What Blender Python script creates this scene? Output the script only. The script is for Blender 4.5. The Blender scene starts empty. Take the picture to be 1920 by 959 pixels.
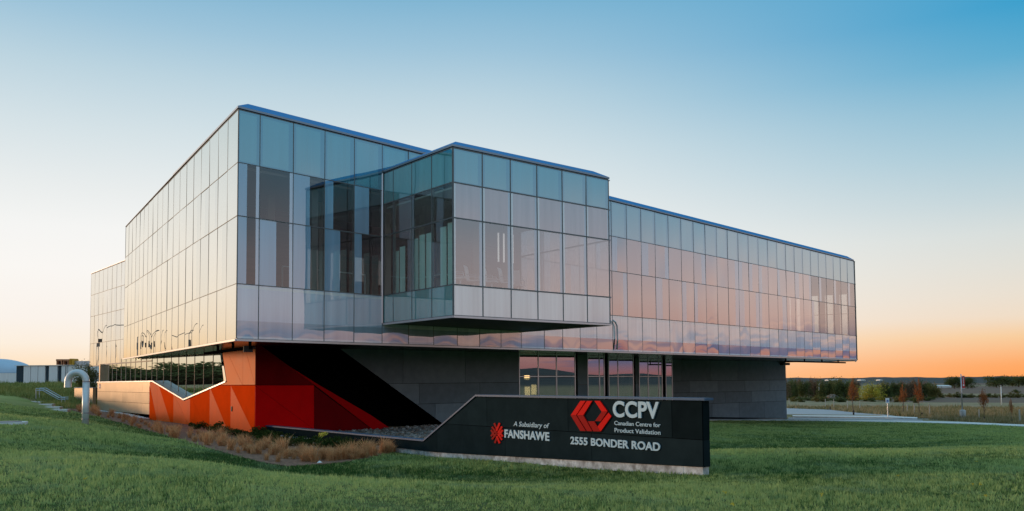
import bpy, bmesh, math, random
import numpy as np
from mathutils import Vector
R = math.radians
rng = random.Random(7)
nrng = np.random.default_rng(11)
SC = bpy.context.scene
COL = SC.collection

# ------------------------------------------------------------------ camera
FPX, TH, RO, SHY = 1564.0, 0.05287, -0.00697, 0.0785
cam = bpy.data.cameras.new("camera")
cam.sensor_width = 36.0
cam.lens = FPX / 1920 * 36
cam.shift_y = SHY
cam.clip_start, cam.clip_end = 0.1, 12000
camo = bpy.data.objects.new("camera", cam)
COL.objects.link(camo)
from mathutils import Matrix
camo.matrix_world = Matrix.Rotation(math.pi / 2 + TH, 4, 'X') @ Matrix.Rotation(RO, 4, 'Z')
SC.camera = camo

# ------------------------------------------------------------------ world: clear dusk sky, afterglow behind the building
def lin(c):
    return tuple((v / 255 / 12.92 if v / 255 <= .04045 else ((v / 255 + .055) / 1.055) ** 2.4) for v in c)
W = bpy.data.worlds.new("World")
SC.world = W
W.use_nodes = True
nt = W.node_tree
nt.nodes.clear()
def nd(t, tree=None, **kw):
    n = (tree or nt).nodes.new(t)
    for k, v in kw.items():
        setattr(n, k, v)
    return n
def mth(op, a, b=None, tree=None, clamp=False):
    tree = tree or nt
    n = nd('ShaderNodeMath', tree, operation=op, use_clamp=clamp)
    for i, v in enumerate((a, b)):
        if v is None: continue
        if isinstance(v, (int, float)): n.inputs[i].default_value = v
        else: tree.links.new(v, n.inputs[i])
    return n.outputs[0]
tc = nd('ShaderNodeTexCoord')
sep = nd('ShaderNodeSeparateXYZ')
nt.links.new(tc.outputs['Generated'], sep.inputs[0])
el = mth('MULTIPLY', mth('ARCSINE', sep.outputs[2]), 180 / math.pi)
eln = mth('DIVIDE', mth('ADD', el, 5), 65, clamp=True)
SUNAZ = R(-45)
hl = mth('SQRT', mth('ADD', mth('MULTIPLY', sep.outputs[0], sep.outputs[0]), mth('ADD', mth('MULTIPLY', sep.outputs[1], sep.outputs[1]), 1e-6)))
dt = mth('DIVIDE', mth('ADD', mth('MULTIPLY', sep.outputs[0], math.sin(SUNAZ)), mth('MULTIPLY', sep.outputs[1], math.cos(SUNAZ))), hl)
ang = mth('MULTIPLY', mth('ARCCOSINE', mth('MINIMUM', mth('MAXIMUM', dt, -1), 1)), 180 / math.pi)
RAMPS = [
 (3, [(-5, (235, 160, 90)), (0, (255, 186, 112)), (1.0, (254, 204, 144)), (2.4, (253, 224, 186)), (3.9, (252, 234, 210)), (6, (251, 241, 227)), (8.5, (247, 243, 236)), (12, (233, 237, 237)), (15.5, (213, 226, 231)), (19, (188, 212, 224)), (22, (158, 196, 218)), (25, (128, 181, 211)), (33, (138, 186, 213)), (60, (164, 200, 220))]),
 (14, [(-5, (235, 170, 110)), (0, (254, 214, 168)), (.9, (254, 225, 190)), (2.4, (253, 239, 222)), (3.9, (251, 243, 235)), (7, (250, 247, 243)), (9.5, (245, 245, 243)), (12, (233, 237, 237)), (15.5, (213, 226, 231)), (19, (188, 212, 224)), (22, (158, 196, 218)), (25, (128, 181, 211)), (33, (138, 186, 213)), (60, (164, 200, 220))]),
 (40, [(-5, (235, 170, 110)), (0, (254, 214, 168)), (.9, (254, 225, 190)), (2.4, (253, 239, 222)), (3.9, (251, 243, 235)), (7, (250, 247, 243)), (9.5, (245, 245, 243)), (12, (233, 237, 237)), (15.5, (213, 226, 231)), (19, (188, 212, 224)), (22, (158, 196, 218)), (25, (128, 181, 211)), (33, (138, 186, 213)), (60, (164, 200, 220))]),
 (84, [(-5, (230, 130, 70)), (0, (255, 158, 82)), (.7, (255, 165, 92)), (2.4, (248, 203, 152)), (3.5, (240, 219, 195)), (4.8, (233, 222, 206)), (6.5, (224, 222, 213)), (8.5, (213, 220, 218)), (10.5, (192, 211, 217)), (13.3, (162, 199, 215)), (16.1, (130, 185, 211)), (18.5, (84, 169, 207)), (21.3, (44, 157, 204)), (33, (90, 168, 208)), (60, (164, 200, 220))]),
 (125, [(-5, (120, 105, 115)), (0, (165, 108, 112)), (1, (200, 134, 132)), (3, (230, 184, 172)), (5.5, (228, 198, 192)), (8, (206, 194, 200)), (11, (166, 182, 200)), (14, (126, 172, 200)), (18, (98, 166, 200)), (24, (104, 170, 206)), (33, (122, 178, 210)), (60, (164, 200, 220))]),
 (175, [(-5, (100, 100, 120)), (0, (150, 112, 118)), (2, (206, 165, 166)), (5, (234, 220, 220)), (9, (226, 221, 226)), (13, (176, 200, 218)), (20, (140, 186, 214)), (33, (150, 192, 217)), (60, (164, 200, 220))]),
]
prev = None
for i, (a, st) in enumerate(RAMPS):
    cr = nd('ShaderNodeValToRGB')
    cr.color_ramp.interpolation = 'B_SPLINE' if False else 'LINEAR'
    els = cr.color_ramp.elements
    while len(els) < len(st): els.new(0.5)
    for e, (p, c) in zip(els, st):
        e.position = (p + 5) / 65
        e.color = (*lin(c), 1)
    nt.links.new(eln, cr.inputs[0])
    if prev is None:
        prev = cr.outputs[0]
    else:
        mr = nd('ShaderNodeMapRange', interpolation_type='SMOOTHSTEP')
        nt.links.new(ang, mr.inputs[0])
        mr.inputs[1].default_value = RAMPS[i - 1][0]; mr.inputs[2].default_value = a
        mx = nd('ShaderNodeMix', data_type='RGBA')
        nt.links.new(mr.outputs[0], mx.inputs[0])
        nt.links.new(prev, mx.inputs[6]); nt.links.new(cr.outputs[0], mx.inputs[7])
        prev = mx.outputs[2]
# low cloud bank on the side away from the afterglow (the photograph shows it mirrored in the glass)
mp = nd('ShaderNodeMapping'); mp.inputs['Scale'].default_value = (5, 5, 55)
nt.links.new(tc.outputs['Generated'], mp.inputs[0])
nz = nd('ShaderNodeTexNoise'); nz.inputs['Scale'].default_value = 1.6; nz.inputs['Detail'].default_value = 5
nt.links.new(mp.outputs[0], nz.inputs['Vector'])
lo = nd('ShaderNodeMapRange', interpolation_type='SMOOTHSTEP'); lo.inputs[1].default_value = .2; lo.inputs[2].default_value = 1.4
nt.links.new(el, lo.inputs[0])
hi = nd('ShaderNodeMapRange', interpolation_type='SMOOTHSTEP'); hi.inputs[1].default_value = 4.2; hi.inputs[2].default_value = 1.8
nt.links.new(el, hi.inputs[0])
aw = nd('ShaderNodeMapRange', interpolation_type='SMOOTHSTEP'); aw.inputs[1].default_value = 95; aw.inputs[2].default_value = 112
nt.links.new(ang, aw.inputs[0])
cn = nd('ShaderNodeMapRange', interpolation_type='SMOOTHSTEP'); cn.inputs[1].default_value = .42; cn.inputs[2].default_value = .58
nt.links.new(nz.outputs[0], cn.inputs[0])
cm = mth('MULTIPLY', mth('MULTIPLY', lo.outputs[0], hi.outputs[0]), mth('MULTIPLY', aw.outputs[0], mth('MULTIPLY', cn.outputs[0], .85)))
mx = nd('ShaderNodeMix', data_type='RGBA')
nt.links.new(cm, mx.inputs[0]); nt.links.new(prev, mx.inputs[6]); mx.inputs[7].default_value = (*lin((92, 116, 158)), 1)
bg = nd('ShaderNodeBackground'); bg.inputs[1].default_value = 1.0
nt.links.new(mx.outputs[2], bg.inputs[0])
wo = nd('ShaderNodeOutputWorld'); nt.links.new(bg.outputs[0], wo.inputs[0])

# ------------------------------------------------------------------ sun: just gone down behind the building
sl = bpy.data.lights.new("sun", 'SUN'); sl.energy = 1.9; sl.angle = R(8); sl.color = (1, .62, .36)
SAZ, SEL = R(-72), R(4)
so = bpy.data.objects.new("sun", sl); COL.objects.link(so)
so.rotation_euler = Vector((math.sin(SAZ), math.cos(SAZ), math.tan(SEL))).to_track_quat('Z', 'Y').to_euler()

SC.view_settings.view_transform = 'Standard'
SC.view_settings.look = 'None'
SC.view_settings.exposure = 0
SC.view_settings.gamma = 1
SC.render.engine = 'CYCLES'
SC.cycles.max_bounces = 10
SC.cycles.transparent_max_bounces = 16
SC.cycles.glossy_bounces = 5
SC.cycles.use_denoising = True
SC.cycles.caustics_reflective = False
SC.cycles.caustics_refractive = False

# ------------------------------------------------------------------ pixel -> place helpers (calibrated camera at the origin)
ct, st_ = math.cos(TH), math.sin(TH)
cro, sro = math.cos(RO), math.sin(RO)
def ray(px, py):
    r2, u2 = (px - 960) / FPX, -(py - (479.5 + SHY * 1920)) / FPX
    rt, up = r2 * cro - u2 * sro, r2 * sro + u2 * cro
    return np.array((rt, ct - up * st_, st_ + up * ct))
def at(px, py, Y):
    d = ray(px, py); return d * (Y / d[1])
class Plane:
    """vertical plane through p0 along compass bearing az (0 = straight ahead); s runs along it, z up"""
    def __init__(s, p0, az):
        s.p0 = np.array(p0[:2], float); s.d = np.array((math.sin(R(az)), math.cos(R(az))))
        s.n = np.array((s.d[1], -s.d[0]))
        if s.n @ (-s.p0) < 0: s.n = -s.n
    def hit(s, px, py):
        r = ray(px, py); t = (s.n @ s.p0) / (s.n @ r[:2]); p = r * t
        return (float((p[:2] - s.p0) @ s.d), float(p[2]))
    def pt(s, a, z, off=0.0):
        q = s.p0 + a * s.d + off * s.n
        return (float(q[0]), float(q[1]), float(z))

# ------------------------------------------------------------------ object helpers
def link(name, me, mat=None, parent=None):
    o = bpy.data.objects.new(name, me); COL.objects.link(o)
    if mat is not None:
        for m in (mat if isinstance(mat, (list, tuple)) else [mat]): me.materials.append(m)
    if parent is not None: o.parent = parent
    return o
def mesh(name, v, f, mat=None, parent=None, smooth=False, mi=None):
    me = bpy.data.meshes.new(name)
    me.from_pydata([tuple(map(float, p)) for p in v], [], f)
    if smooth: me.polygons.foreach_set('use_smooth', [True] * len(me.polygons))
    o = link(name, me, mat, parent)
    if mi is not None: me.polygons.foreach_set('material_index', mi)
    return o
def bigmesh(name, V, F, mat, parent=None, k=3, smooth=False):
    V = np.asarray(V, np.float32); F = np.asarray(F, np.int32)
    me = bpy.data.meshes.new(name)
    me.vertices.add(len(V)); me.vertices.foreach_set('co', V.ravel())
    me.loops.add(F.size); me.loops.foreach_set('vertex_index', F.ravel())
    me.polygons.add(len(F)); me.polygons.foreach_set('loop_start', np.arange(0, F.size, k, dtype=np.int32))
    if smooth: me.polygons.foreach_set('use_smooth', np.ones(len(F), bool))
    me.update(calc_edges=True); me.validate()
    return link(name, me, mat, parent)
def tag(o, label, cat, group=None, kind=None):
    if label: o['label'] = label
    if cat: o['category'] = cat
    if group: o['group'] = group
    if kind: o['kind'] = kind
    return o
def empty(name, loc=(0, 0, 0)):
    o = bpy.data.objects.new(name, None); o.location = loc; COL.objects.link(o); return o
class MB:
    def __init__(s): s.v = []; s.f = []; s.m = []
    def box(s, o, ex, ey, ez, mi=0):
        """o centre, ex/ey/ez half vectors"""
        o, ex, ey, ez = map(np.array, (o, ex, ey, ez)); b = len(s.v)
        for a in (-1, 1):
            for c in (-1, 1):
                for e in (-1, 1): s.v.append(o + a * ex + c * ey + e * ez)
        for q in ((0, 1, 3, 2), (4, 6, 7, 5), (0, 4, 5, 1), (2, 3, 7, 6), (0, 2, 6, 4), (1, 5, 7, 3)):
            s.f.append([b + i for i in q]); s.m.append(mi)
        return s
    def abox(s, x0, x1, y0, y1, z0, z1):
        return s.box(((x0 + x1) / 2, (y0 + y1) / 2, (z0 + z1) / 2), ((x1 - x0) / 2, 0, 0), (0, (y1 - y0) / 2, 0), (0, 0, (z1 - z0) / 2))
    def bar(s, a, b, w, up=(0, 0, 1), h=None):
        a, b = np.array(a, float), np.array(b, float); d = b - a; L = np.linalg.norm(d); d = d / L
        u = np.array(up, float); x = np.cross(d, u)
        if np.linalg.norm(x) < 1e-4: x = np.cross(d, (1, 0, 0))
        x /= np.linalg.norm(x); y = np.cross(x, d)
        return s.box((a + b) / 2, d * L / 2, x * w / 2, y * (h or w) / 2)
    def tube(s, pts, rad, n=10, cap=True):
        pts = [np.array(p, float) for p in pts]; b = len(s.v)
        rads = rad if isinstance(rad, (list, tuple)) else [rad] * len(pts)
        ref = None
        for i, p in enumerate(pts):
            t = pts[min(i + 1, len(pts) - 1)] - pts[max(i - 1, 0)]; t /= np.linalg.norm(t)
            if ref is None: ref = np.cross(t, (0, 0, 1)) if abs(t[2]) < .9 else np.cross(t, (0, 1, 0))
            x = ref - (ref @ t) * t; x /= np.linalg.norm(x); ref = x; y = np.cross(t, x)
            for k in range(n):
                a = 2 * math.pi * k / n; s.v.append(p + rads[i] * (math.cos(a) * x + math.sin(a) * y))
        for i in range(len(pts) - 1):
            for k in range(n):
                s.f.append([b + i * n + k, b + i * n + (k + 1) % n, b + (i + 1) * n + (k + 1) % n, b + (i + 1) * n + k]); s.m.append(0)
        if cap:
            s.f.append([b + k for k in range(n)][::-1]); s.m.append(0)
            e = b + (len(pts) - 1) * n; s.f.append([e + k for k in range(n)]); s.m.append(0)
        return s
    def prism(s, front, back, mi=0):
        b = len(s.v); n = len(front); s.v += list(map(np.array, front)) + list(map(np.array, back))
        s.f.append([b + i for i in range(n)]); s.f.append([b + n + i for i in range(n)][::-1]); s.m += [mi, mi]
        for i in range(n):
            j = (i + 1) % n; s.f.append([b + j, b + i, b + n + i, b + n + j]); s.m.append(mi)
        return s
    def poly(s, pts, mi=0):
        b = len(s.v); s.v += list(map(np.array, pts)); s.f.append([b + i for i in range(len(pts))]); s.m.append(mi); return s
    def build(s, name, mat, parent=None, smooth=False):
        return mesh(name, s.v, s.f, mat, parent, smooth, s.m if isinstance(mat, (list, tuple)) else None)
def inset(poly, g):
    """shrink a simple 2D polygon by g"""
    P = [np.array(p, float) for p in poly]; n = len(P)
    A = sum(P[i][0] * P[(i + 1) % n][1] - P[(i + 1) % n][0] * P[i][1] for i in range(n))
    sg = 1 if A > 0 else -1; out = []
    for i in range(n):
        a, b, c = P[i - 1], P[i], P[(i + 1) % n]
        e1 = (b - a) / np.linalg.norm(b - a); e2 = (c - b) / np.linalg.norm(c - b)
        n1 = sg * np.array((-e1[1], e1[0])); n2 = sg * np.array((-e2[1], e2[0]))
        m = n1 + n2; d = m @ n1
        out.append(b + m * (g / max(d, .25)))
    return out
def panel(pl, poly, mat, parent, name='panel', gap=.012, th=.03, off=0.0, px=True):
    q = [pl.hit(*p) for p in poly] if px else poly
    if px and pl in (PL, PR): q = [(max(a, -.006), z) for a, z in q]
    q = inset(q, gap)
    return MB().prism([pl.pt(a, z, off) for a, z in q], [pl.pt(a, z, off - th) for a, z in q]).build(name, mat, parent)

# ------------------------------------------------------------------ materials
def mat(name, col, rough=.6, metal=0, spec=.5, noise=0, nscale=8, bump=0, coat=0, ncol=None, stretch=None, bscale=None, vary=0):
    m = bpy.data.materials.new(name); m.use_nodes = True; t = m.node_tree
    b = t.nodes['Principled BSDF']
    b.inputs['Base Color'].default_value = (*col, 1); b.inputs['Roughness'].default_value = rough
    b.inputs['Metallic'].default_value = metal; b.inputs['Specular IOR Level'].default_value = spec
    b.inputs['Coat Weight'].default_value = coat; b.inputs['Coat Roughness'].default_value = .12
    if noise or bump:
        g = nd('ShaderNodeTexCoord', t); mpp = nd('ShaderNodeMapping', t)
        if stretch: mpp.inputs['Scale'].default_value = stretch
        t.links.new(g.outputs['Object'], mpp.inputs[0])
        n = nd('ShaderNodeTexNoise', t); n.inputs['Scale'].default_value = nscale; n.inputs['Detail'].default_value = 6; n.inputs['Roughness'].default_value = .62
        t.links.new(mpp.outputs[0], n.inputs['Vector'])
        if noise:
            c2 = ncol or tuple(max(0, c * (1 - noise)) for c in col); c1 = col if ncol else tuple(min(1, c * (1 + noise)) for c in col)
            r = nd('ShaderNodeValToRGB', t); r.color_ramp.elements[0].position = .35; r.color_ramp.elements[1].position = .65
            r.color_ramp.elements[0].color = (*c2, 1); r.color_ramp.elements[1].color = (*c1, 1)
            t.links.new(n.outputs[0], r.inputs[0]); t.links.new(r.outputs[0], b.inputs['Base Color'])
            if vary:
                oi = nd('ShaderNodeObjectInfo', t); vr = nd('ShaderNodeMapRange', t); vr.inputs[3].default_value = 1 - vary; vr.inputs[4].default_value = 1 + vary; t.links.new(oi.outputs['Random'], vr.inputs[0])
                hs = nd('ShaderNodeHueSaturation', t); t.links.new(vr.outputs[0], hs.inputs['Value']); t.links.new(r.outputs[0], hs.inputs['Color']); t.links.new(hs.outputs[0], b.inputs['Base Color'])
            rr = nd('ShaderNodeMapRange', t); rr.inputs[3].default_value = max(0, rough - .08); rr.inputs[4].default_value = min(1, rough + .1)
            t.links.new(n.outputs[0], rr.inputs[0]); t.links.new(rr.outputs[0], b.inputs['Roughness'])
        if bump:
            bn = n
            if bscale:
                bn = nd('ShaderNodeTexNoise', t); bn.inputs['Scale'].default_value = bscale; t.links.new(mpp.outputs[0], bn.inputs['Vector'])
            bm = nd('ShaderNodeBump', t); bm.inputs['Strength'].default_value = bump; bm.inputs['Distance'].default_value = .02
            t.links.new(bn.outputs[0], bm.inputs['Height']); t.links.new(bm.outputs[0], b.inputs['Normal'])
    return m
def glass(name, back=None, tint=(.5, .56, .56), base=.16, power=1.6, gain=.84, rough=0.0, rtint=(1, 1, 1)):
    """coated glazing: mirror share grows towards grazing; rest is clear tint or a fritted / painted back"""
    m = bpy.data.materials.new(name); m.use_nodes = True; t = m.node_tree; t.nodes.clear()
    lw = nd('ShaderNodeLayerWeight', t); lw.inputs[0].default_value = .5
    p = mth('POWER', lw.outputs['Facing'], power, t); fac = mth('ADD', mth('MULTIPLY', p, gain, t), base, t, True)
    gl = nd('ShaderNodeBsdfGlossy', t); gl.inputs['Roughness'].default_value = rough; gl.inputs['Color'].default_value = (*rtint, 1)
    if back is None:
        bk = nd('ShaderNodeBsdfTransparent', t); bk.inputs[0].default_value = (*tint, 1)
    else:
        bk = nd('ShaderNodeBsdfDiffuse', t)
        g = nd('ShaderNodeTexCoord', t); mpp = nd('ShaderNodeMapping', t); mpp.inputs['Scale'].default_value = (2.2, 2.2, .12)
        t.links.new(g.outputs['Object'], mpp.inputs[0])
        n = nd('ShaderNodeTexNoise', t); n.inputs['Scale'].default_value = 1.3; n.inputs['Detail'].default_value = 4
        t.links.new(mpp.outputs[0], n.inputs['Vector'])
        r = nd('ShaderNodeValToRGB', t); r.color_ramp.elements[0].position = .3; r.color_ramp.elements[1].position = .7
        r.color_ramp.elements[0].color = (*[c * .84 for c in back], 1); r.color_ramp.elements[1].color = (*[min(1, c * 1.1) for c in back], 1)
        t.links.new(n.outputs[0], r.inputs[0]); t.links.new(r.outputs[0], bk.inputs[0])
    mxs = nd('ShaderNodeMixShader', t); t.links.new(fac, mxs.inputs[0]); t.links.new(bk.outputs[0], mxs.inputs[1]); t.links.new(gl.outputs[0], mxs.inputs[2])
    o = nd('ShaderNodeOutputMaterial', t); t.links.new(mxs.outputs[0], o.inputs[0])
    return m
def leafmat(name, c1, c2, scale=.6, trans=.35, fine=0, attr=None):
    m = bpy.data.materials.new(name); m.use_nodes = True; t = m.node_tree; t.nodes.clear()
    g = nd('ShaderNodeNewGeometry', t); tcx = nd('ShaderNodeTexCoord', t)
    n = nd('ShaderNodeTexNoise', t); n.inputs['Scale'].default_value = scale; n.inputs['Detail'].default_value = 3
    t.links.new(tcx.outputs['Object'], n.inputs['Vector'])
    f = mth('ADD', mth('MULTIPLY', n.outputs[0], 1.3, t), mth('MULTIPLY', mth('SUBTRACT', g.outputs['Random Per Island'], .5, t), .7, t), t)
    if fine:
        n2 = nd('ShaderNodeTexNoise', t); n2.inputs['Scale'].default_value = fine; n2.inputs['Detail'].default_value = 3; t.links.new(tcx.outputs['Object'], n2.inputs['Vector'])
        f = mth('ADD', f, mth('MULTIPLY', mth('SUBTRACT', n2.outputs[0], .5, t), 1.5, t), t)
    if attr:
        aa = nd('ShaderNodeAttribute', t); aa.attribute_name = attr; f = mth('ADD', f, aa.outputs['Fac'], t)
    f = mth('SUBTRACT', f, .15, t, True)
    mxc = nd('ShaderNodeMix', t, data_type='RGBA'); t.links.new(f, mxc.inputs[0]); mxc.inputs[6].default_value = (*c1, 1); mxc.inputs[7].default_value = (*c2, 1)
    if fine:
        n3 = nd('ShaderNodeTexNoise', t); n3.inputs['Scale'].default_value = .9; n3.inputs['Detail'].default_value = 4; t.links.new(tcx.outputs['Object'], n3.inputs['Vector'])
        r3 = nd('ShaderNodeMapRange', t); r3.inputs[1].default_value = .5; r3.inputs[2].default_value = .72; r3.inputs[4].default_value = .55; t.links.new(n3.outputs[0], r3.inputs[0])
        m3 = nd('ShaderNodeMix', t, data_type='RGBA'); t.links.new(r3.outputs[0], m3.inputs[0]); t.links.new(mxc.outputs[2], m3.inputs[6]); m3.inputs[7].default_value = (.30, .42, .24, 1); mxc = m3
    d = nd('ShaderNodeBsdfDiffuse', t); tr = nd('ShaderNodeBsdfTranslucent', t); t.links.new(mxc.outputs[2], d.inputs[0]); t.links.new(mxc.outputs[2], tr.inputs[0])
    ms = nd('ShaderNodeMixShader', t); ms.inputs[0].default_value = trans; t.links.new(d.outputs[0], ms.inputs[1]); t.links.new(tr.outputs[0], ms.inputs[2])
    o = nd('ShaderNodeOutputMaterial', t); t.links.new(ms.outputs[0], o.inputs[0])
    return m
M = dict(
 clear=glass('clear_glazing', None, (.66, .7, .7), base=.10),
 clearR=glass('clear_glazing_coated', None, (.5, .56, .56), base=.3, gain=.7, power=1.3),
 fritA=glass('blue_fritted_glazing', (.22, .46, .66), base=.2, gain=.78),
 spandE=glass('spandrel_edge_shade', (.02, .15, .24), base=.34, gain=.66, power=1.5, rtint=(.78, .95, 1)),  # dark backing paints the shade around each spandrel pane's border
 paleW=glass('white_edge_glazing', (.95, .97, 1.0), base=.16, gain=.6),
 paleB=glass('bluish_pale_glazing', (.68, .78, .95), base=.2, gain=.7),
 mauve=glass('mauve_frit_glazing', (.66, .50, .52), base=.2, gain=.75),
 clearB=glass('clear_glazing_box', None, (.84, .84, .84), base=.24, gain=.7, power=1.3),
 frit=glass('fritted_glazing', (.46, .55, .66), base=.2, gain=.78),
 spand=glass('spandrel_glazing', (.05, .27, .36), base=.34, gain=.66, power=1.5, rtint=(.86, 1, 1)),
 pale=glass('pale_spandrel_glazing', (.9, .9, .92), base=.2, gain=.7),
 mirror=glass('mirror_glazing', (.30, .29, .27), base=.42, gain=.6, power=1.0, rtint=(.97, .95, .9)),
 mirror2=glass('mirror_glazing_pale', (.42, .41, .38), base=.34, gain=.62, power=1.1, rtint=(.97, .96, .92)),
 lowglass=glass('lower_glazing', (.05, .055, .05), base=.5, gain=.5, power=1.0, rtint=(.9, .95, .9)),
 sideglass=glass('side_glazing', None, (.74, .92, .88), base=.08, gain=.5),
 sidespand=glass('side_spandrel', (.08, .40, .42), base=.18, gain=.5),
 mull=mat('mullion_metal', (.19, .185, .19), .5, .0, spec=.2),
 mulls=mat('side_joint_sealant', (.30, .28, .25), .6),
 mullf=mat('mullion_pale_metal', (.30, .33, .38), .35, .7),
 trim=mat('bright_trim_metal', (.62, .62, .64), .3, .8),
 cope=mat('coping_metal', (.004, .20, .50), .45, .0, spec=.1, noise=.1, nscale=.5),  # blue sky reflection is put into the coping's base colour
 copeside=mat('coping_dark', (.03, .035, .045), .45, .3),
 soffit=mat('soffit_metal', (.012, .013, .016), .22, .0, spec=.7),
 boxsoffit=mat('box_soffit_panel', (.010, .014, .016), .5, .0, spec=.15),
 black=mat('black_panel', (.003, .003, .004), .6, spec=.0),
 dark=mat('charcoal_cladding', (.20, .25, .285), .55, .0, spec=.05, vary=.22, noise=.09, nscale=2.2, bump=.02),
 signp=mat('charcoal_sign_cladding', (.015, .024, .027), .5, .0, spec=.0, vary=.4, noise=.14, nscale=1.7, bump=.03, bscale=3),
 capm=mat('blue_grey_capping', (.07, .13, .22), .45, .0, spec=.15, noise=.12, nscale=3),
 tan=mat('champagne_cladding', (.46, .34, .22), .42, .4, vary=.15, noise=.07, nscale=1.5),
 conc=mat('concrete', (.40, .39, .38), .85, noise=.2, nscale=6, bump=.2),
 concp=mat('patched_concrete', (.80, .78, .77), .85, vary=.15, noise=.1, nscale=4, ncol=(.30, .27, .25), bump=.35),
 kerb=mat('pale_kerb_concrete', (.75, .75, .75), .85, noise=.1, nscale=3, bump=.1),
 org1=mat('deep_orange_panel', (.95, .078, .006), .5, .0, spec=.0, vary=.06, noise=.06, nscale=1.2),
 org2=mat('light_orange_panel', (.95, .122, .018), .5, .0, spec=.04, vary=.06, noise=.06, nscale=1.2),
 org3=mat('sky_sheen_orange_panel', (.95, .24, .065), .45, .0, spec=.04, vary=.06, noise=.06, nscale=1.2),  # light orange made paler: the sky's sheen is put into the colour
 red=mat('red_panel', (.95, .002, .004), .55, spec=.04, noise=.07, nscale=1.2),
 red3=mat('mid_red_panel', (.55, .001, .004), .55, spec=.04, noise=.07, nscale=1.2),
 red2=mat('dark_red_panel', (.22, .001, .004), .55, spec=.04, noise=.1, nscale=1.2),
 redlogo=mat('red_logo', (.80, .002, .002), .5, spec=.05),
 redlogo2=mat('deep_red_logo', (.40, .001, .003), .5, spec=.05),
 letter=mat('brushed_lettering', (.48, .66, .76), .5, .0, spec=.2),
 floor=mat('interior_floor', (.22, .12, .09), .5),
 ceil=mat('interior_ceiling', (.5, .47, .46), .8),
 iwall=mat('interior_wall', (.16, .045, .035), .7, noise=.5, nscale=1.1, stretch=(.25, .25, 2.5)),
 iwhite=mat('interior_white', (.7, .7, .68), .6),
 bright_strip=mat('pale_strip', (.95, .97, .92), .8),
 fin=mat('interior_pale_fin', (.58, .56, .53), .6),
 white=mat('white_paint', (.78, .78, .76), .5),
 chair=mat('white_chair_plastic', (.78, .78, .78), .35),
 steel=mat('galvanised_steel', (.50, .53, .57), .38, .75, noise=.12, nscale=5, bump=.03),
 pipem=mat('pale_galvanised_pipe', (.66, .69, .72), .4, .35, noise=.08, nscale=5, bump=.03),
 wbuild=mat('pale_ribbed_cladding', (.78, .78, .78), .6, noise=.06, nscale=3, stretch=(1, 1, .05)),
 dome=mat('pale_blue_membrane', (.42, .56, .70), .5, noise=.05, nscale=.2),
 dwin=mat('dark_window', (.02, .05, .07), .3, spec=.2),
 asph=mat('asphalt', (.34, .34, .36), .6, noise=.12, nscale=1.5, bump=.1),
 mulch=mat('mulch', (.24, .125, .08), .95, noise=.5, nscale=9, bump=.8),
 stone=mat('river_stone', (.30, .24, .19), .8, noise=.45, nscale=5),
 bark=mat('bark', (.11, .085, .065), .9, noise=.3, nscale=6, bump=.4),
 wood=mat('pale_stake_wood', (.46, .42, .36), .8, noise=.15, nscale=5),
 guard=mat('black_tree_guard', (.012, .012, .012), .6),
 bluesign=mat('blue_sign', (.01, .10, .42), .5),
 banner=mat('red_banner', (.60, .03, .03), .6),
 rust=mat('sunlit_orange_unit', (.42, .16, .07), .6, noise=.3, nscale=1),  # orange of the low sun is put into this base colour
 yell=mat('yellow_unit', (.60, .30, .02), .6),
 purple=mat('purple_notice', (.10, .06, .22), .5),
)
# ------------------------------------------------------------------ ground
U = 31.8; K = U / FPX
CP = [(960, .3, 84), (480, .3, 80), (1440, .3, 86), (0, .3, 76), (1920, .3, 88), (470, .617, 98), (240, .9, 86), (640, .54, 99), (960, .5, 98), (800, .52, 99),
 (640, .63, 124), (640, .8, 122), (800, .64, 122), (800, .75, 121), (960, .61, 118), (960, .79, 121), (470, .8, 118), (470, .68, 118), (300, 1.1, 106), (240, 1.1, 97), (300, 1.27, 111), (380, .8, 104), (380, 1.0, 114),
 (820, .887, 128), (1100, .71, 118.5), (1327, .617, 111), (478, 1.22, 119), (600, .97, 123), (620, 1.06, 128), (560, 1.13, 127), (700, .98, 128), (500, 1.21, 123), (740, .94, 126), (281, 1.6, 111), (183, 1.9, 98), (160, 1.03, 78), (230, 1.03, 91), (100, 1.03, 70),
 (0, 1.0, 60), (0, 1.5, 43), (0, 2.2, 27), (90, 1.9, 53), (60, 2.6, 22), (100, 3.2, 8), (0, 3.2, 3), (-300, 1.5, 22), (-400, 2.5, 6), (-300, .6, 60), (-600, 1.0, 30),
 (1500, .62, 111), (1450, .84, 113), (1600, .84, 115), (1450, 1.04, 146), (1600, 1.06, 148), (1450, 1.4, 154), (1450, 1.9, 174), (1600, 1.5, 159), (1700, .7, 111), (1700, .95, 128), (1700, 1.15, 150), (1700, 1.5, 160), (1700, 2.27, 200), (1900, .6, 103), (1900, 1, 128), (1900, 1.5, 157), (1900, 2.2, 199),
 (1474, 2.3, 196), (1474, 2.65, 201), (1331, 1.5, 146), (1331, 1.9, 158), (1331, 2.4, 181), (1200, .9, 124), (1200, 1.3, 132), (1700, 2.67, 203), (1900, 2.6, 203), (1700, 3.3, 213), (1500, 3.3, 214), (1900, 3.3, 213), (2200, 1, 118), (2200, 2, 190), (2200, .5, 96), (700, 1.5, 124), (960, 1.8, 140), (700, 2.6, 130), (300, 2.6, 90), (1100, 3.2, 190), (300, 3.3, 60), (2300, 3.3, 210)]
cxy = [(0, 0), (8, 0), (-8, 0), (0, -12), (14, -12), (-14, -12), (-30, -20), (30, -20), (0, -40), (60, -40), (-60, -40)]
cz = [81, 84, 78, 78, 84, 70, 52, 95, 85, 110, 40]
for p, d, k in CP:
    cxy.append(((p - 960) / FPX * d * U, d * U)); cz.append(k)
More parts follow.
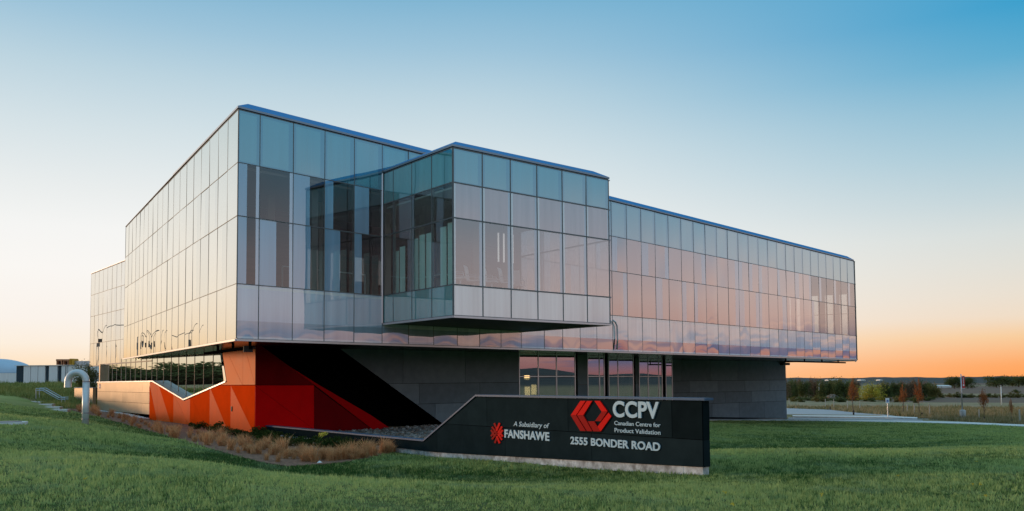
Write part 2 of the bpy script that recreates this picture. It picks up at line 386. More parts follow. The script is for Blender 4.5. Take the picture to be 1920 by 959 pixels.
cxy = np.array(cxy); cz = -np.array(cz) * K
def phi(a, b): return np.sqrt(((a[:, None, :] - b[None]) ** 2).sum(2) + 2.0 ** 2)
_n = len(cxy); _A = np.zeros((_n + 3, _n + 3)); _A[:_n, :_n] = phi(cxy, cxy); _A[:_n, :_n] += -np.eye(_n) * .15
_A[:_n, _n:] = np.c_[np.ones(_n), cxy]; _A[_n:, :_n] = _A[:_n, _n:].T
_w = np.linalg.solve(_A, np.r_[cz, 0, 0, 0])
def sm(a, b, x): t = np.clip((x - a) / (b - a), 0, 1); return t * t * (3 - 2 * t)
def zfar(X, Y):
    r = np.hypot(X, Y); az = np.degrees(np.arctan2(X, Y)); lr = np.log(np.maximum(r, 1))
    right = np.interp(lr, np.log([60, 105, 290, 600, 1900, 2600, 3400, 5000, 9000]), [-3.6, -4.3, -8, -9.4, -10.5, -9, -1.5, 0, -6])
    left = np.interp(lr, np.log([60, 105, 200, 350, 600, 1900, 3400, 5000, 9000]), [-1.5, -.3, .1, .2, -2, -8, -2, 0, -6])
    w = sm(-22, 14, az) * (1 - sm(130, 175, az)); z = left * (1 - w) + right * w
    hill = sm(1500, 3400, r) * (sm(48, 72, az) * (1 - sm(128, 150, az))) * (30 + 14 * np.sin(az * .33) + 8 * np.sin(az * .9 + 1))
    return z + hill + sm(1800, 3200, r) * (1.6 * np.sin(az * 1.1) + 1.2 * np.sin(az * 2.7 + 1) + .6 * np.sin(az * 7.1))
def ground_z(X, Y):
    X = np.atleast_1d(np.asarray(X, float)); Y = np.atleast_1d(np.asarray(Y, float)); P = np.c_[X, Y]
    out = np.empty(len(P))
    for i in range(0, len(P), 20000):
        q = P[i:i + 20000]; out[i:i + 20000] = phi(q, cxy) @ _w[:_n] + _w[_n] + q @ _w[_n + 1:]
    r = np.hypot(X, Y); w = sm(75, 112, r); w = np.where(Y < 20, np.maximum(w, sm(40, 80, r)), w)
    return out * (1 - w) + zfar(X, Y) * w
def gz(x, y): return float(ground_z([x], [y])[0])
def onground(px, py, t0=5.0, t1=6000.0):
    d = ray(px, py); ts = np.geomspace(t0, t1, 900)
    h = d[2] * ts - ground_z(d[0] * ts, d[1] * ts)
    i = int(np.argmax(h < 0)) if (h < 0).any() else len(ts) - 1
    a, b = ts[max(i - 1, 0)], ts[i]
    for _ in range(25):
        m = (a + b) / 2
        if d[2] * m - gz(d[0] * m, d[1] * m) < 0: b = m
        else: a = m
    return d * b

# lower-volume reference planes
AZ1, AZ2 = -39.4, 50.6
PC = at(478, 812, 1.22 * U)
PL = Plane(PC, AZ1)                        # red / champagne side wall
PR = Plane(PC, AZ2)                        # red front wall
_pg = at(789, 720, 1.45 * U); PG = Plane(_pg, AZ2)    # charcoal wall left of the windows
_pw = at(1474, 720, 2.65 * U); PW = Plane(_pw, AZ2)   # charcoal wall at the far end
_sd = 1024 / (1317.6 + 335) * U
PS0 = at(1317.6, 826, _sd); PS = Plane(PS0, AZ1)      # sign wall

# bed outline: between wall feet and the lawn
bed_px = [(118, 765), (160, 777), (230, 795), (300, 816), (370, 836), (440, 856), (500, 870), (540, 876), (590, 873), (640, 869), (690, 860), (738, 849)]
bed_lo = np.array([onground(*p)[:2] for p in bed_px])
bed_hi = [PL.pt(PL.hit(183, 768)[0], 0)[:2], PL.pt(0, 0)[:2], PR.pt(1.0, 0)[:2]]
bed_hi += [PS.pt(PS.hit(x, 830)[0], 0)[:2] for x in (500, 620, 735)]
bed_poly = np.array(list(bed_lo) + bed_hi[::-1])
def inside(P, poly):
    x, y = P[:, 0], P[:, 1]; c = np.zeros(len(P), bool); n = len(poly)
    for i in range(n):
        x0, y0 = poly[i]; x1, y1 = poly[i - 1]
        c ^= ((y0 > y) != (y1 > y)) & (x < (x1 - x0) * (y - y0) / (y1 - y0 + 1e-12) + x0)
    return c
# lawn edge against rough grass, right (road) and left
lawn_r = np.array([(-40, -40), (-40, 20)] + [tuple(onground(x, y)[:2]) for x, y in ((-60, 742), (0, 738), (60, 752), (118, 766))] + [tuple(PL.pt(PL.hit(183, 768)[0], 0, -1)[:2]), tuple(PL.pt(0, 0, -3)[:2])]
    + [tuple(_pw[:2])] + [tuple(onground(x, y)[:2]) for x, y in ((1500, 788), (1600, 790), (1700, 792), (1780, 795), (1860, 797), (1930, 800), (2100, 806))] + [(90, 20), (60, -40)])
def relief_shade(P):
    '''light and shade put into the lawn colour: knolls paler, swales darker, by relative height'''
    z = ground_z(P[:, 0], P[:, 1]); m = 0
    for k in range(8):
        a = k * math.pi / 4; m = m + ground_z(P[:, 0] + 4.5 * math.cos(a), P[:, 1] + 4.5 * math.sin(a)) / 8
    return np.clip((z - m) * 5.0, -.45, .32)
def ground_build():
    az = np.r_[np.linspace(-180, -46, 90)[:-1], np.linspace(-46, 46, 420)[:-1], np.linspace(46, 180, 90)[:-1]]
    rr = np.r_[0.4, np.geomspace(1.2, 9, 12)[:-1], np.geomspace(9, 120, 250)[:-1], np.geomspace(120, 9000, 150)]
    A, Rr = np.meshgrid(np.radians(az), rr); X, Y = (Rr * np.sin(A)).ravel(), (Rr * np.cos(A)).ravel()
    Z = ground_z(X, Y); P = np.c_[X, Y]
    r = np.hypot(X, Y)
    V = np.c_[X, Y, Z]; na, nr = len(az), len(rr)
    i, j = np.meshgrid(np.arange(nr - 1), np.arange(na), indexing='ij'); j2 = (j + 1) % na
    F = np.c_[(i * na + j).ravel(), (i * na + j2).ravel(), ((i + 1) * na + j2).ravel(), ((i + 1) * na + j).ravel()][:, ::-1]
    V = np.vstack([V, [[0, 0, gz(0, 0)]]])
    o = bigmesh('ground', V, F, ground_mat(), k=4, smooth=True)
    c = len(V) - 1
    lawn = np.r_[inside(P, lawn_r).astype(np.float32), 1]
    fld = np.zeros(len(V), np.float32)       # bare pinkish fields in strips beyond the road
    azd = np.degrees(np.arctan2(X, Y))
    pyy = 714 + np.where(Y > 1, -Z / np.maximum(Y, 1) * FPX, 0)
    f1 = ((r > 300) & (r < 430)) | ((r > 520) & (r < 1000)) | ((r > 1250) & (r < 1500))
    fld[:-1] = (f1 & (azd > 24) & (azd < 60)) * 1.0
    for nm, a in (('lawn', lawn), ('field', fld), ('dry', np.r_[relief_shade(P), 0])):  # dry carries light and shade painted by relief, not moisture
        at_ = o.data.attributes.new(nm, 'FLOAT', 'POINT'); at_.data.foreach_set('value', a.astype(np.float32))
    o['kind'] = 'structure'
def ground_mat():
    m = bpy.data.materials.new('ground_cover'); m.use_nodes = True; t = m.node_tree; b = t.nodes['Principled BSDF']
    b.inputs['Roughness'].default_value = .95; b.inputs['Specular IOR Level'].default_value = .1
    g = nd('ShaderNodeTexCoord', t)
    def noise(s, det=5, stretch=None):
        mp_ = nd('ShaderNodeMapping', t); t.links.new(g.outputs['Object'], mp_.inputs[0])
        if stretch: mp_.inputs['Scale'].default_value = stretch
        n = nd('ShaderNodeTexNoise', t); n.inputs['Scale'].default_value = s; n.inputs['Detail'].default_value = det; n.inputs['Roughness'].default_value = .65
        t.links.new(mp_.outputs[0], n.inputs['Vector']); return n.outputs[0]
    def ramp(x, *cs):
        r = nd('ShaderNodeValToRGB', t); e = r.color_ramp.elements
        while len(e) < len(cs): e.new(.5)
        for q, (p, c) in zip(e, cs): q.position = p; q.color = (*c, 1)
        t.links.new(x, r.inputs[0]); return r.outputs[0]
    def mixc(f, a, b_):
        n = nd('ShaderNodeMix', t, data_type='RGBA'); t.links.new(f, n.inputs[0]); t.links.new(a, n.inputs[6]); t.links.new(b_, n.inputs[7]); return n.outputs[2]
    def attr(nm):
        a = nd('ShaderNodeAttribute', t); a.attribute_name = nm; return a.outputs['Fac']
    n1, n2 = noise(.35), noise(7, 6, (1, 1, 1))
    f = mth('ADD', mth('ADD', mth('MULTIPLY', n1, .55, t), mth('MULTIPLY', n2, .45, t), t), mth('MULTIPLY', attr('dry'), .5, t), t)  # dry term paints crest light and hollow shade into the lawn
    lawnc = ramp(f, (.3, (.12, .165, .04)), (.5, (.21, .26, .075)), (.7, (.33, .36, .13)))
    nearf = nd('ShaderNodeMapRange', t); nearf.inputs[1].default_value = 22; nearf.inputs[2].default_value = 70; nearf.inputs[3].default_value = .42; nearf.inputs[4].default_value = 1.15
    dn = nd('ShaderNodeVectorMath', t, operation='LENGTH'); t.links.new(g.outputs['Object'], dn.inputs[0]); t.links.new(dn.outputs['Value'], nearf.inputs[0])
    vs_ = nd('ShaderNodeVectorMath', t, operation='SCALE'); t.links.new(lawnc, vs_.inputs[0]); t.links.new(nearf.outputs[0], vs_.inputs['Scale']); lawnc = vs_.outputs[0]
    rough = ramp(mth('ADD', mth('MULTIPLY', noise(.12), .6, t), mth('MULTIPLY', noise(1.5, 6), .4, t), t), (.3, (.10, .12, .045)), (.43, (.20, .19, .085)), (.52, (.36, .27, .17)), (.68, (.30, .19, .13)))
    fieldc = ramp(noise(.05, 4, (1, 6, 1)), (.3, (.17, .11, .085)), (.7, (.24, .165, .12)))
    far = ramp(noise(.012, 6), (.35, (.045, .055, .055)), (.55, (.075, .082, .08)), (.7, (.12, .105, .09)))
    dist = nd('ShaderNodeVectorMath', t, operation='LENGTH'); t.links.new(g.outputs['Object'], dist.inputs[0])
    df = nd('ShaderNodeMapRange', t); df.inputs[1].default_value = 900; df.inputs[2].default_value = 1700; t.links.new(dist.outputs['Value'], df.inputs[0])
    c = mixc(df.outputs[0], rough, far)
    fa = mth('MULTIPLY', attr('field'), 1, t, True); c = mixc(fa, c, fieldc)
    la = nd('ShaderNodeMapRange', t); la.inputs[1].default_value = .3; la.inputs[2].default_value = .7
    t.links.new(mth('ADD', attr('lawn'), mth('MULTIPLY', mth('SUBTRACT', noise(1.2), .5, t), .6, t), t), la.inputs[0])
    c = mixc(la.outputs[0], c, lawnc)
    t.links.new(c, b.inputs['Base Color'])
    bm = nd('ShaderNodeBump', t); bm.inputs['Strength'].default_value = .7; bm.inputs['Distance'].default_value = .06
    t.links.new(noise(14, 6), bm.inputs['Height']); t.links.new(bm.outputs[0], b.inputs['Normal'])
    return m
ground_build()

def drape(name, px_near, px_far, matl, lift, n=60, th=0.0, skirt=.12):
    """sheet between two pixel polylines laid on the ground"""
    def dense(pl_):
        pl_ = np.array(pl_, float); t = np.linspace(0, 1, n); s = np.linspace(0, 1, len(pl_))
        return [onground(np.interp(a, s, pl_[:, 0]), np.interp(a, s, pl_[:, 1])) for a in t]
    a, b = dense(px_near), dense(px_far); v = []; f = []
    cols = 7
    for p, q in zip(a, b):
        for c in range(cols):
            w = c / (cols - 1); x = p[:2] * (1 - w) + q[:2] * w
            v.append((x[0], x[1], gz(*x) + lift))
    for i in range(n - 1):
        for c in range(cols - 1):
            f.append([i * cols + c, (i + 1) * cols + c, (i + 1) * cols + c + 1, i * cols + c + 1])
    if skirt:
        for c in (0, cols - 1):
            b0 = len(v)
            for i in range(n): x = v[i * cols + c]; v.append((x[0], x[1], x[2] - skirt))
            for i in range(n - 1): f.append([i * cols + c, (i + 1) * cols + c, b0 + i + 1, b0 + i])
    o = mesh(name, v, f, matl); o['kind'] = 'structure'; return o
drape('road', [(1440, 778), (1560, 778), (1640, 779), (1700, 784), (1760, 788)], [(1440, 765), (1520, 766.5), (1580, 769), (1700, 783), (1760, 787.5)], M['asph'], .02, skirt=.1)
drape('kerb', [(1486, 783.5), (1580, 784.5), (1660, 785.5), (1720, 787.5)], [(1486, 781.5), (1580, 782), (1660, 783), (1720, 785.5)], M['kerb'], .15, skirt=.2)
drape('parking_lot', [(1478, 787), (1600, 787.5), (1690, 788.5), (1730, 789.5)], [(1478, 783.8), (1600, 785), (1690, 786.2), (1730, 788)], M['asph'], .03, skirt=.1)
drape('pavement', [(1322, 789), (1478, 789.6), (1600, 791), (1700, 793), (1800, 795.5), (1960, 803)], [(1322, 787), (1478, 787.6), (1600, 788.8), (1700, 790), (1800, 792.5), (1960, 799.5)], M['kerb'], .06, skirt=.12)
drape('planting_bed', bed_px, [(183, 770), (230, 779), (281, 789), (350, 797), (420, 805), (476, 813), (500, 818), (560, 828), (620, 836), (680, 842), (720, 846), (742, 848)], M['mulch'], .03, skirt=.05)
# ------------------------------------------------------------------ the building: glazed upper storey
ZT, Z1, Z2, Z3, ZB = 10.547, 8.475, 6.399, 3.767, 1.648
BT, BX1, BX2, BX3, BB = 9.249, 7.86, 6.443, 3.778, 2.553
A, D_, S_, L_ = map(np.array, ((-10.536, 31.8), (31.058, 75.256), (-17.331, 42.338), (-26.222, 56.267)))
B_, C_, J_ = map(np.array, ((-2.308, 32.714), (4.54, 38.333), (-5.702, 36.851)))
F0, F1 = np.array((-33.62, 72.013)), np.array((-40.873, 80.686))
uF = (D_ - A) / np.linalg.norm(D_ - A); uL = (L_ - A) / np.linalg.norm(L_ - A)
w2 = np.array((math.sin(R(AZ1)), math.cos(R(AZ1)))); u2 = np.array((math.sin(R(AZ2)), math.cos(R(AZ2))))
LF = np.linalg.norm(D_ - A)
E_ = np.array((34.15, 83.0)); F_ = np.array((28.2, 86.6)); G_ = np.array((-4., 96.)); H_ = np.array((-26., 88.))
BK = A + 15.93 * uF                                     # where the projecting box meets the facade on its right
bld = empty('office_building', (A[0], A[1], PC[2]))
tag(bld, 'glass and charcoal two-storey building with overhanging glazed upper floor and red corner', 'building')
def setp(o):                                            # keep world placement under the building's empty
    return o
def child(o):
    if o.parent is bld:
        o.location = tuple(-np.array(bld.location))
    return o

def pane(name, p0, d, n, s0, s1, z0, z1, cells, parent, bulge=.003, tilt=.0025):
    """one glass sheet, slightly bowed and out of true; cells = list of (u0,u1,v0,v1,material)"""
    us = sorted(set([0, .2, .4, .6, .8, 1] + [round(c[k], 4) for c in cells for k in (0, 1)]))
    vs = sorted(set([0, .17, .33, .5, .67, .83, 1] + [round(c[k], 4) for c in cells for k in (2, 3)]))
    a = rng.gauss(0, bulge); tx, ty = rng.gauss(0, tilt), rng.gauss(0, tilt * 1.3)
    v, f, mi, mats = [], [], [], []
    for c in cells:
        if c[4] not in mats: mats.append(c[4])
    for V in vs:
        for Uu in us:
            off = a * 16 * Uu * (1 - Uu) * V * (1 - V) + tx * (Uu - .5) + ty * (V - .5)
            q = p0 + d * (s0 + (s1 - s0) * Uu) + n * off
            v.append((q[0], q[1], z0 + (z1 - z0) * V))
    nu = len(us)
    flip = (np.cross((d[0], d[1], 0), (0, 0, 1)) @ np.array((n[0], n[1], 0))) < 0
    for j in range(len(vs) - 1):
        for i in range(nu - 1):
            uc, vc = (us[i] + us[i + 1]) / 2, (vs[j] + vs[j + 1]) / 2; m = 0
            for c in cells:
                if c[0] <= uc <= c[1] and c[2] <= vc <= c[3]: m = mats.index(c[4])
            q = [j * nu + i, j * nu + i + 1, (j + 1) * nu + i + 1, (j + 1) * nu + i]
            f.append(q[::-1] if flip else q); mi.append(m)
    return mesh(name, v, f, [M[k] for k in mats], parent, True, mi)
def curtain(name, P0, P1, S, Z, cellfn, mmat, label=None, mw=.035, skip=None, trim=True, bulge=.003, tilt=.0025, hm=None, deep=.12):
    d = (P1 - P0) / np.linalg.norm(P1 - P0); n = np.array((d[1], -d[0]))
    if n @ (-(P0 + P1) / 2) < 0: n = -n
    D3, N3 = np.array((*d, 0)), np.array((*n, 0)); mb = MB()
    pt = lambda s, z, o=0: np.array((*(P0 + d * s + n * o), z))
    for i, s in enumerate(S):
        segs = [(Z[-1], Z[0])] if skip is None else [(Z[r + 1], Z[r]) for r in range(len(Z) - 1) if not (skip(i, r) and skip(i - 1, r))]
        for za, zb in segs:
            dp = .02 if i in (0, len(S) - 1) else deep
            mb.box(pt(s + (mw / 2 if i == 0 else -mw / 2 if i == len(S) - 1 else 0), (za + zb) / 2, .006 - dp / 2), D3 * mw / 2, N3 * dp / 2, np.array((0, 0, (zb - za) / 2 - .001)))
    for r, z in enumerate(Z):
        for i in range(len(S) - 1):
            if skip and skip(i, r) and skip(i, r - 1): continue
            w = mw if hm is None else hm
            mb.box(pt((S[i] + S[i + 1]) / 2, z, .009 - deep / 2), D3 * ((S[i + 1] - S[i]) / 2 - mw / 2), N3 * deep / 2, np.array((0, 0, w / 2)))
    fr = mb.build(name, M[mmat], bld); child(fr)
    if label: fr['label'] = label
    for r in range(len(Z) - 1):
        for i in range(len(S) - 1):
            if skip and skip(i, r): continue
            cl = cellfn(i, r)
            nm = 'spandrel_pane' if r in (0, 3) else 'window_pane'
            pane(nm, P0, d, n, S[i] + mw / 2, S[i + 1] - mw / 2, Z[r + 1] + mw / 2, Z[r] - mw / 2, cl, fr, bulge, tilt)
    return fr
Zm = [ZT, Z1, Z2, Z3, ZB]; Zb = [BT, BX1, BX2, BX3, BB]
SF = [0, .93] + [.93 + 1.5 * i for i in range(1, 11)] + [17.75 + i * (LF - 17.75) / 28 for i in range(29)]
W1 = (0, 1, 0, 1)
hand = {(0, 1): [(0, .42, 0, 1, 'fritA'), (.42, .85, 0, 1, 'clear'), (.85, 1, 0, 1, 'paleB')], (0, 2): [(0, .42, 0, 1, 'fritA'), (.42, .85, 0, 1, 'clear'), (.85, 1, 0, 1, 'paleB')],
 (1, 1): [(0, .9, 0, 1, 'clear'), (.9, 1, 0, 1, 'paleB')], (1, 2): [(0, .5, 0, 1, 'fritA'), (.5, .9, 0, 1, 'clear'), (.9, 1, 0, 1, 'paleB')],
 (2, 1): [(0, .52, 0, 1, 'fritA'), (.52, 1, 0, 1, 'clear')], (2, 2): [(0, .55, 0, 1, 'fritA'), (.55, 1, 0, 1, 'clear')],
 (3, 1): [(0, .28, 0, 1, 'fritA'), (.28, 1, 0, 1, 'clear')], (3, 2): [(0, .52, 0, 1, 'fritA'), (.52, 1, 0, 1, 'clear')],
 (4, 1): [(0, .52, 0, 1, 'fritA'), (.52, 1, 0, 1, 'clear')], (4, 2): [(0, .26, 0, 1, 'fritA'), (.26, 1, 0, 1, 'clear')]}
SPC = [(*W1, 'spandE'), (.07, .86, .03, .95, 'spand')]
def front_cells(i, r):
    if r == 0: return SPC
    if r == 3: return [(0, 1, .33, 1, 'paleB' if i < 6 else 'pale'), (0, 1, 0, .33, 'clearR' if i > 11 else 'frit'), (0, 1, .93, .98, 'paleW'), (0, 1, 0, .04, 'paleW')]
    if (i, r) in hand: return hand[(i, r)]
    if i > 33: return [(0, .3, 0, 1, 'frit'), (.3, 1, 0, 1, 'clear')] if rng.random() < .3 else [(*W1, 'clear')]
    q = rng.random()
    if q < .42: return [(*W1, 'clearR')]
    w = rng.choice([.27, .35, .5])
    return [(0, w, 0, 1, 'frit'), (w, 1, 0, 1, 'clearR')] if q < .85 else [(0, 1 - w, 0, 1, 'clearR'), (1 - w, 1, 0, 1, 'frit')]
front = curtain('front_curtain_wall', A, D_, SF, Zm, front_cells, 'mull', skip=lambda i, r: r in (1, 2) and 5 <= i <= 10, bulge=.005, tilt=.005)
nS, nL = 8, 11
lAS = np.linalg.norm(S_ - A); lAL = np.linalg.norm(L_ - A)
SL = [lAS * i / nS for i in range(nS + 1)] + [lAS + (lAL - lAS) * i / nL for i in range(1, nL + 1)]
def left_cells(i, r):
    q = rng.random()
    if r == 3 or r == 0: return [(*W1, 'mirror')]
    w = rng.choice([.3, .5])
    return [(*W1, 'mirror')] if q < .4 else [(0, w, 0, 1, 'mirror2'), (w, 1, 0, 1, 'mirror')] if q < .75 else [(*W1, 'mirror2')]
side = curtain('side_curtain_wall', A, L_, SL, Zm, left_cells, 'mulls', mw=.028, bulge=.0028, tilt=.0045)
SBf = [0] + [np.linalg.norm(C_ - B_) * (i / 6) for i in range(1, 7)]
boxf = curtain('box_front_curtain_wall', B_, C_, SBf, Zb, lambda i, r: SPC if r == 0 else [(*W1, 'pale')] if r == 3 else [(0, .07, 0, 1, 'pale'), (.07, .93, 0, 1, 'mauve'), (.93, 1, 0, 1, 'frit')] if r == 1 else [(0, .07, 0, 1, 'pale'), (.07, .9, 0, 1, 'clearB'), (.9, 1, 0, 1, 'frit')] if i < 5 else [(*W1, 'clearB')], 'mull', mw=.055, bulge=.002)
lBJ = np.linalg.norm(J_ - B_); SBs = [0, 1.5, 3.0, 4.5, lBJ]
boxs = curtain('box_side_curtain_wall', B_, J_, SBs, Zb, lambda i, r: [(*W1, 'sidespand')] if r in (0, 3) else [(*W1, 'sideglass')], 'mull', mw=.045, bulge=.004)
lCK = np.linalg.norm(BK - C_)
boxr = curtain('box_far_side_curtain_wall', C_, BK, [lCK * i / 4 for i in range(5)], Zb, lambda i, r: [(*W1, 'pale')] if r in (0, 3) else [(*W1, 'clear')], 'mullf', mw=.05)
FS = np.array((-27.5, 64.75)); lFF = np.linalg.norm(F1 - FS)
farw = curtain('rear_block_curtain_wall', FS, F1, [lFF * i / 14 for i in range(15)], Zm, left_cells, 'mulls', mw=.04, bulge=.003, tilt=.004)
lDE = np.linalg.norm(E_ - D_)
endw = curtain('end_curtain_wall', D_, E_, [lDE * i / 5 for i in range(6)], Zm, lambda i, r: [(*W1, 'frit')] if r in (0, 3) else [(*W1, 'clear')], 'mull', mw=.04)
lEF = np.linalg.norm(F_ - E_)
backw = curtain('back_curtain_wall', E_, F_, [lEF * i / 5 for i in range(6)], Zm, lambda i, r: [(*W1, 'frit')] if r == 0 else [(*W1, 'pale')] if r == 3 else [(0, .4, 0, 1, 'pale'), (.4, 1, 0, 1, 'clear')], 'mull', mw=.05)

def flat(name, poly, z, m, parent=bld, th=.1):
    o = MB().prism([(p[0], p[1], z) for p in poly], [(p[0], p[1], z - th) for p in poly]).build(name, M[m], parent); return child(o)
def shrink(poly, g): return [tuple(p) for p in inset(poly, g)]
plan = [A, D_, E_, F_, G_, H_, L_]
flat('soffit', shrink(plan, .02), ZB + .09, 'soffit', th=.08)
flat('roof', shrink(plan, .25), ZT + .02, 'copeside', th=.15)
flat('floor_slab', shrink(plan, .25), Z3 + .06, 'floor', th=.35)
flat('ceiling', shrink(plan, .3), Z1 - .05, 'ceil', th=.1)
boxplan = [B_, C_, BK, J_]
flat('box_soffit', shrink(boxplan, .02), BB + .03, 'boxsoffit', th=.06)
flat('box_roof', shrink(boxplan, .12), BT + .01, 'copeside', th=.12)
flat('box_floor', shrink(boxplan, .14), BX3 - .03, 'floor', th=.3)
flat('box_ceiling', shrink(boxplan, .14), BX1 - .12, 'ceil', th=.08)
fpoly = [FS, F1, F1 + 12 * u2, FS + 12 * u2]
flat('rear_block_soffit', shrink(fpoly, .02), ZB + .09, 'soffit', th=.08); flat('rear_block_roof', shrink(fpoly, .2), ZT, 'copeside')
def wallseg(name, p, q, z0, z1, m, th=.2, parent=bld):
    p, q = np.array(p), np.array(q); d = (q - p) / np.linalg.norm(q - p); n = np.array((d[1], -d[0])) * th / 2
    o = MB().prism([(*(p + n), z0), (*(q + n), z0), (*(q + n), z1), (*(p + n), z1)], [(*(p - n), z0), (*(q - n), z0), (*(q - n), z1), (*(p - n), z1)]).build(name, M[m], parent); return child(o)
for p, q in ((F_, G_), (G_, H_), (H_, L_ + np.array((.6, .5)))): wallseg('back_wall', p, q, ZB + .1, ZT - .1, 'dark')
nin = np.array((-uF[1], uF[0])) if np.array((-uF[1], uF[0])) @ A > 0 else -np.array((-uF[1], uF[0]))
nin = np.array((-uF[1], uF[0]))                       # into the building from the front
a0 = A + 3 * uF + 6.5 * nin; a1 = A + 46 * uF + 7.5 * nin
wallseg('core_wall', a0, a1, Z3, Z1 - .1, 'iwall'); wallseg('core_wall', a0, a0 + 8 * uL, Z3, Z1 - .1, 'iwall')
for s in list(np.arange(4.2, 58, 6.0)):
    p = A + s * uF + 1.3 * nin
    child(MB().box((*p, (Z3 + Z1) / 2), (*(uF * .16), 0), (*(nin * .16), 0), (0, 0, (Z1 - Z3) / 2 - .07)).build('column', M['fin'], bld))
for s in list(np.arange(9.5, 47, 2.1)) + [1.9, 3.3, 5.6, 6.4]:
    if 6.9 < s < 15.9 and rng.random() < .5: continue
    p = A + (s + rng.uniform(-.3, .3)) * uF + rng.uniform(2.2, 4.5) * nin; w = rng.uniform(.12, .4); h = rng.choice([Z1 - .1, Z1 - .1, Z3 + 2.6])
    child(MB().box((*p, (Z3 + h) / 2), (*(uF * w), 0), (*(nin * .05), 0), (0, 0, (h - Z3) / 2)).build('partition', M['iwhite' if rng.random() < .5 else 'fin'], bld))
for s in np.arange(48.2, 60, 1.15):                    # pale fins along the see-through end bay
    p = A + s * uF + rng.uniform(5.5, 6.5) * nin; w = rng.uniform(.12, .3)
    child(MB().box((*p, (Z3 + Z1) / 2), (*(uF * w), 0), (*(nin * .05), 0), (0, 0, (Z1 - Z3) / 2 - .08)).build('partition', M['fin'], bld))
# white balustrade behind the corner glass
mb = MB()
q0, q1 = A + 3.1 * uF + 1.9 * nin, A + 7.4 * uF + 1.9 * nin
for t in (0, .5, 1):
    p = q0 + (q1 - q0) * t; mb.bar((*p, Z3), (*p, Z3 + 1.15), .05)
mb.bar((*q0, Z3 + 1.15), (*q1, Z3 + 1.15), .05); child(mb.build('balustrade', M['white'], bld))
# bright trims: base angle under the glass, box edge
def edge(name, pts, z, m, w=.07, h=.06, out=.02):
    mb = MB()
    for p, q in zip(pts[:-1], pts[1:]):
        p, q = np.array(p), np.array(q); mb.bar((*p, z), (*q, z), w, h=h)
    return child(mb.build(name, M[m], bld))
edge('base_trim', [L_, A, D_, E_], ZB - .045, 'trim', w=.10, h=.08)
edge('box_base_trim', [J_, B_, C_, BK], BB - .045, 'trim', w=.09, h=.08)
edge('rear_block_trim', [FS, F1], ZB - .045, 'mull', w=.1, h=.08)
child(MB().bar((*(J_ + np.array((-.05, -.02))), BB), (*(J_ + np.array((-.05, -.02))), BT), .09).build('corner_trim', M['trim'], bld))
# folded metal coping: shadow gap, drip edge and inward slope
def coping(name, pts, inward, z, w=.55, h=.38, drip=.08, m='cope', ends=None):
    n = len(pts); P = [np.array(p) for p in pts]; offs = []
    for i in range(n):
        ns = []
        if i > 0: d = P[i] - P[i - 1]; ns.append(np.array((-d[1], d[0])) / np.linalg.norm(d) * inward)
        if i < n - 1: d = P[i + 1] - P[i]; ns.append(np.array((-d[1], d[0])) / np.linalg.norm(d) * inward)
        m_ = sum(ns); offs.append(m_ / (m_ @ ns[0]))
    mb = MB()
    for i in range(n - 1):
        a, b = P[i], P[i + 1]; oa, ob = offs[i], offs[i + 1]
        ins = [(0.06, .0), (0.06, .05), (-.03, .05), (-.03, .05 + drip), (w, .05 + drip + h), (w, 0)]
        va = [(*(a + oa * o), z + q) for o, q in ins]; vb = [(*(b + ob * o), z + q) for o, q in ins]
        for k, mi in ((0, 1), (1, 1), (2, 2), (3, 0), (4, 1)):
            mb.poly([va[k], vb[k], vb[k + 1], va[k + 1]], mi)
        if i == 0: mb.poly(va[2:], 0)
        if i == n - 2: mb.poly(vb[2:], 0)
    return child(mb.build(name, [M[m], M['copeside'], M['mullf']], bld))
coping('roof_coping', [S_, A, D_, D_ + (E_ - D_) * .98], 1, ZT)
coping('box_roof_coping', [J_ + .05 * w2, B_, C_, BK], 1, BT, w=.5, h=.31)
coping('parapet_edge', [L_, S_ - .02 * uL], 1, ZT, w=.1, h=.03, drip=.03, m='mull')
coping('rear_block_edge', [F1, FS], 1, ZT, w=.1, h=.05, drip=.05, m='mull')
# maintenance rail slung under the overhang
def rail(p, d, n, s0, s1, step, z=ZB - .30):
    mb = MB(); P = lambda s, o, zz: (*(p + d * s + n * o), zz)
    mb.bar(P(s0, .75, z), P(s1, .75, z), .10, h=.12)
    s = s0 + .2
    while s < s1:
        mb.bar(P(s, .75, z + .06), P(s, .75, ZB + .0), .09); mb.bar(P(s, .12, z + .30), P(s, .75, z + .30), .06); s += step
    child(mb.build('maintenance_rail', M['black'], bld))
ninL = np.array((uL[1], -uL[0]))
rail(A, uL, ninL, .6, 8.5, 2.6); rail(A, uF, nin, 47.5, 59.5, 3.4)

# ------------------------------------------------------------------ lower storey, side wall: champagne and orange panels, notched glazing
ground0 = PC[2]
zh = lambda pl, px, py: pl.hit(px, py)[1]
sh = lambda pl, px, py=720: pl.hit(px, py)[0]
PLg = Plane(np.array(PC[:2]) - PL.n * .42, AZ1)
zl_top = PLg.hit(229, 681.2)[1]
sill = [PL.hit(183, 716), PL.hit(287, 714), PL.hit(345, 748.5), PL.hit(424, 714.5)]
side_base = MB()
bot = PL.hit(281, 788)[1]
def bottom_prism(pl, poly, m, name, off, th):
    return child(MB().prism([pl.pt(a, z, off) for a, z in poly], [pl.pt(a, z, off - th) for a, z in poly]).build(name, M[m], bld))
sR = PL.hit(423, 715)[0]; sRt = PL.hit(413, 660)[0]
zsof = ZB + .02
swall = bottom_prism(PL, [(sill[0][0], -2.2), (.07, -2.6), (.07, zsof), (sRt, zsof), (sR, sill[3][1] - .02), (sill[2][0], sill[2][1] - .06), (sill[1][0], sill[1][1] - .06), (sill[0][0], sill[0][1] - .06)], 'black', 'side_wall', -.034, .3)
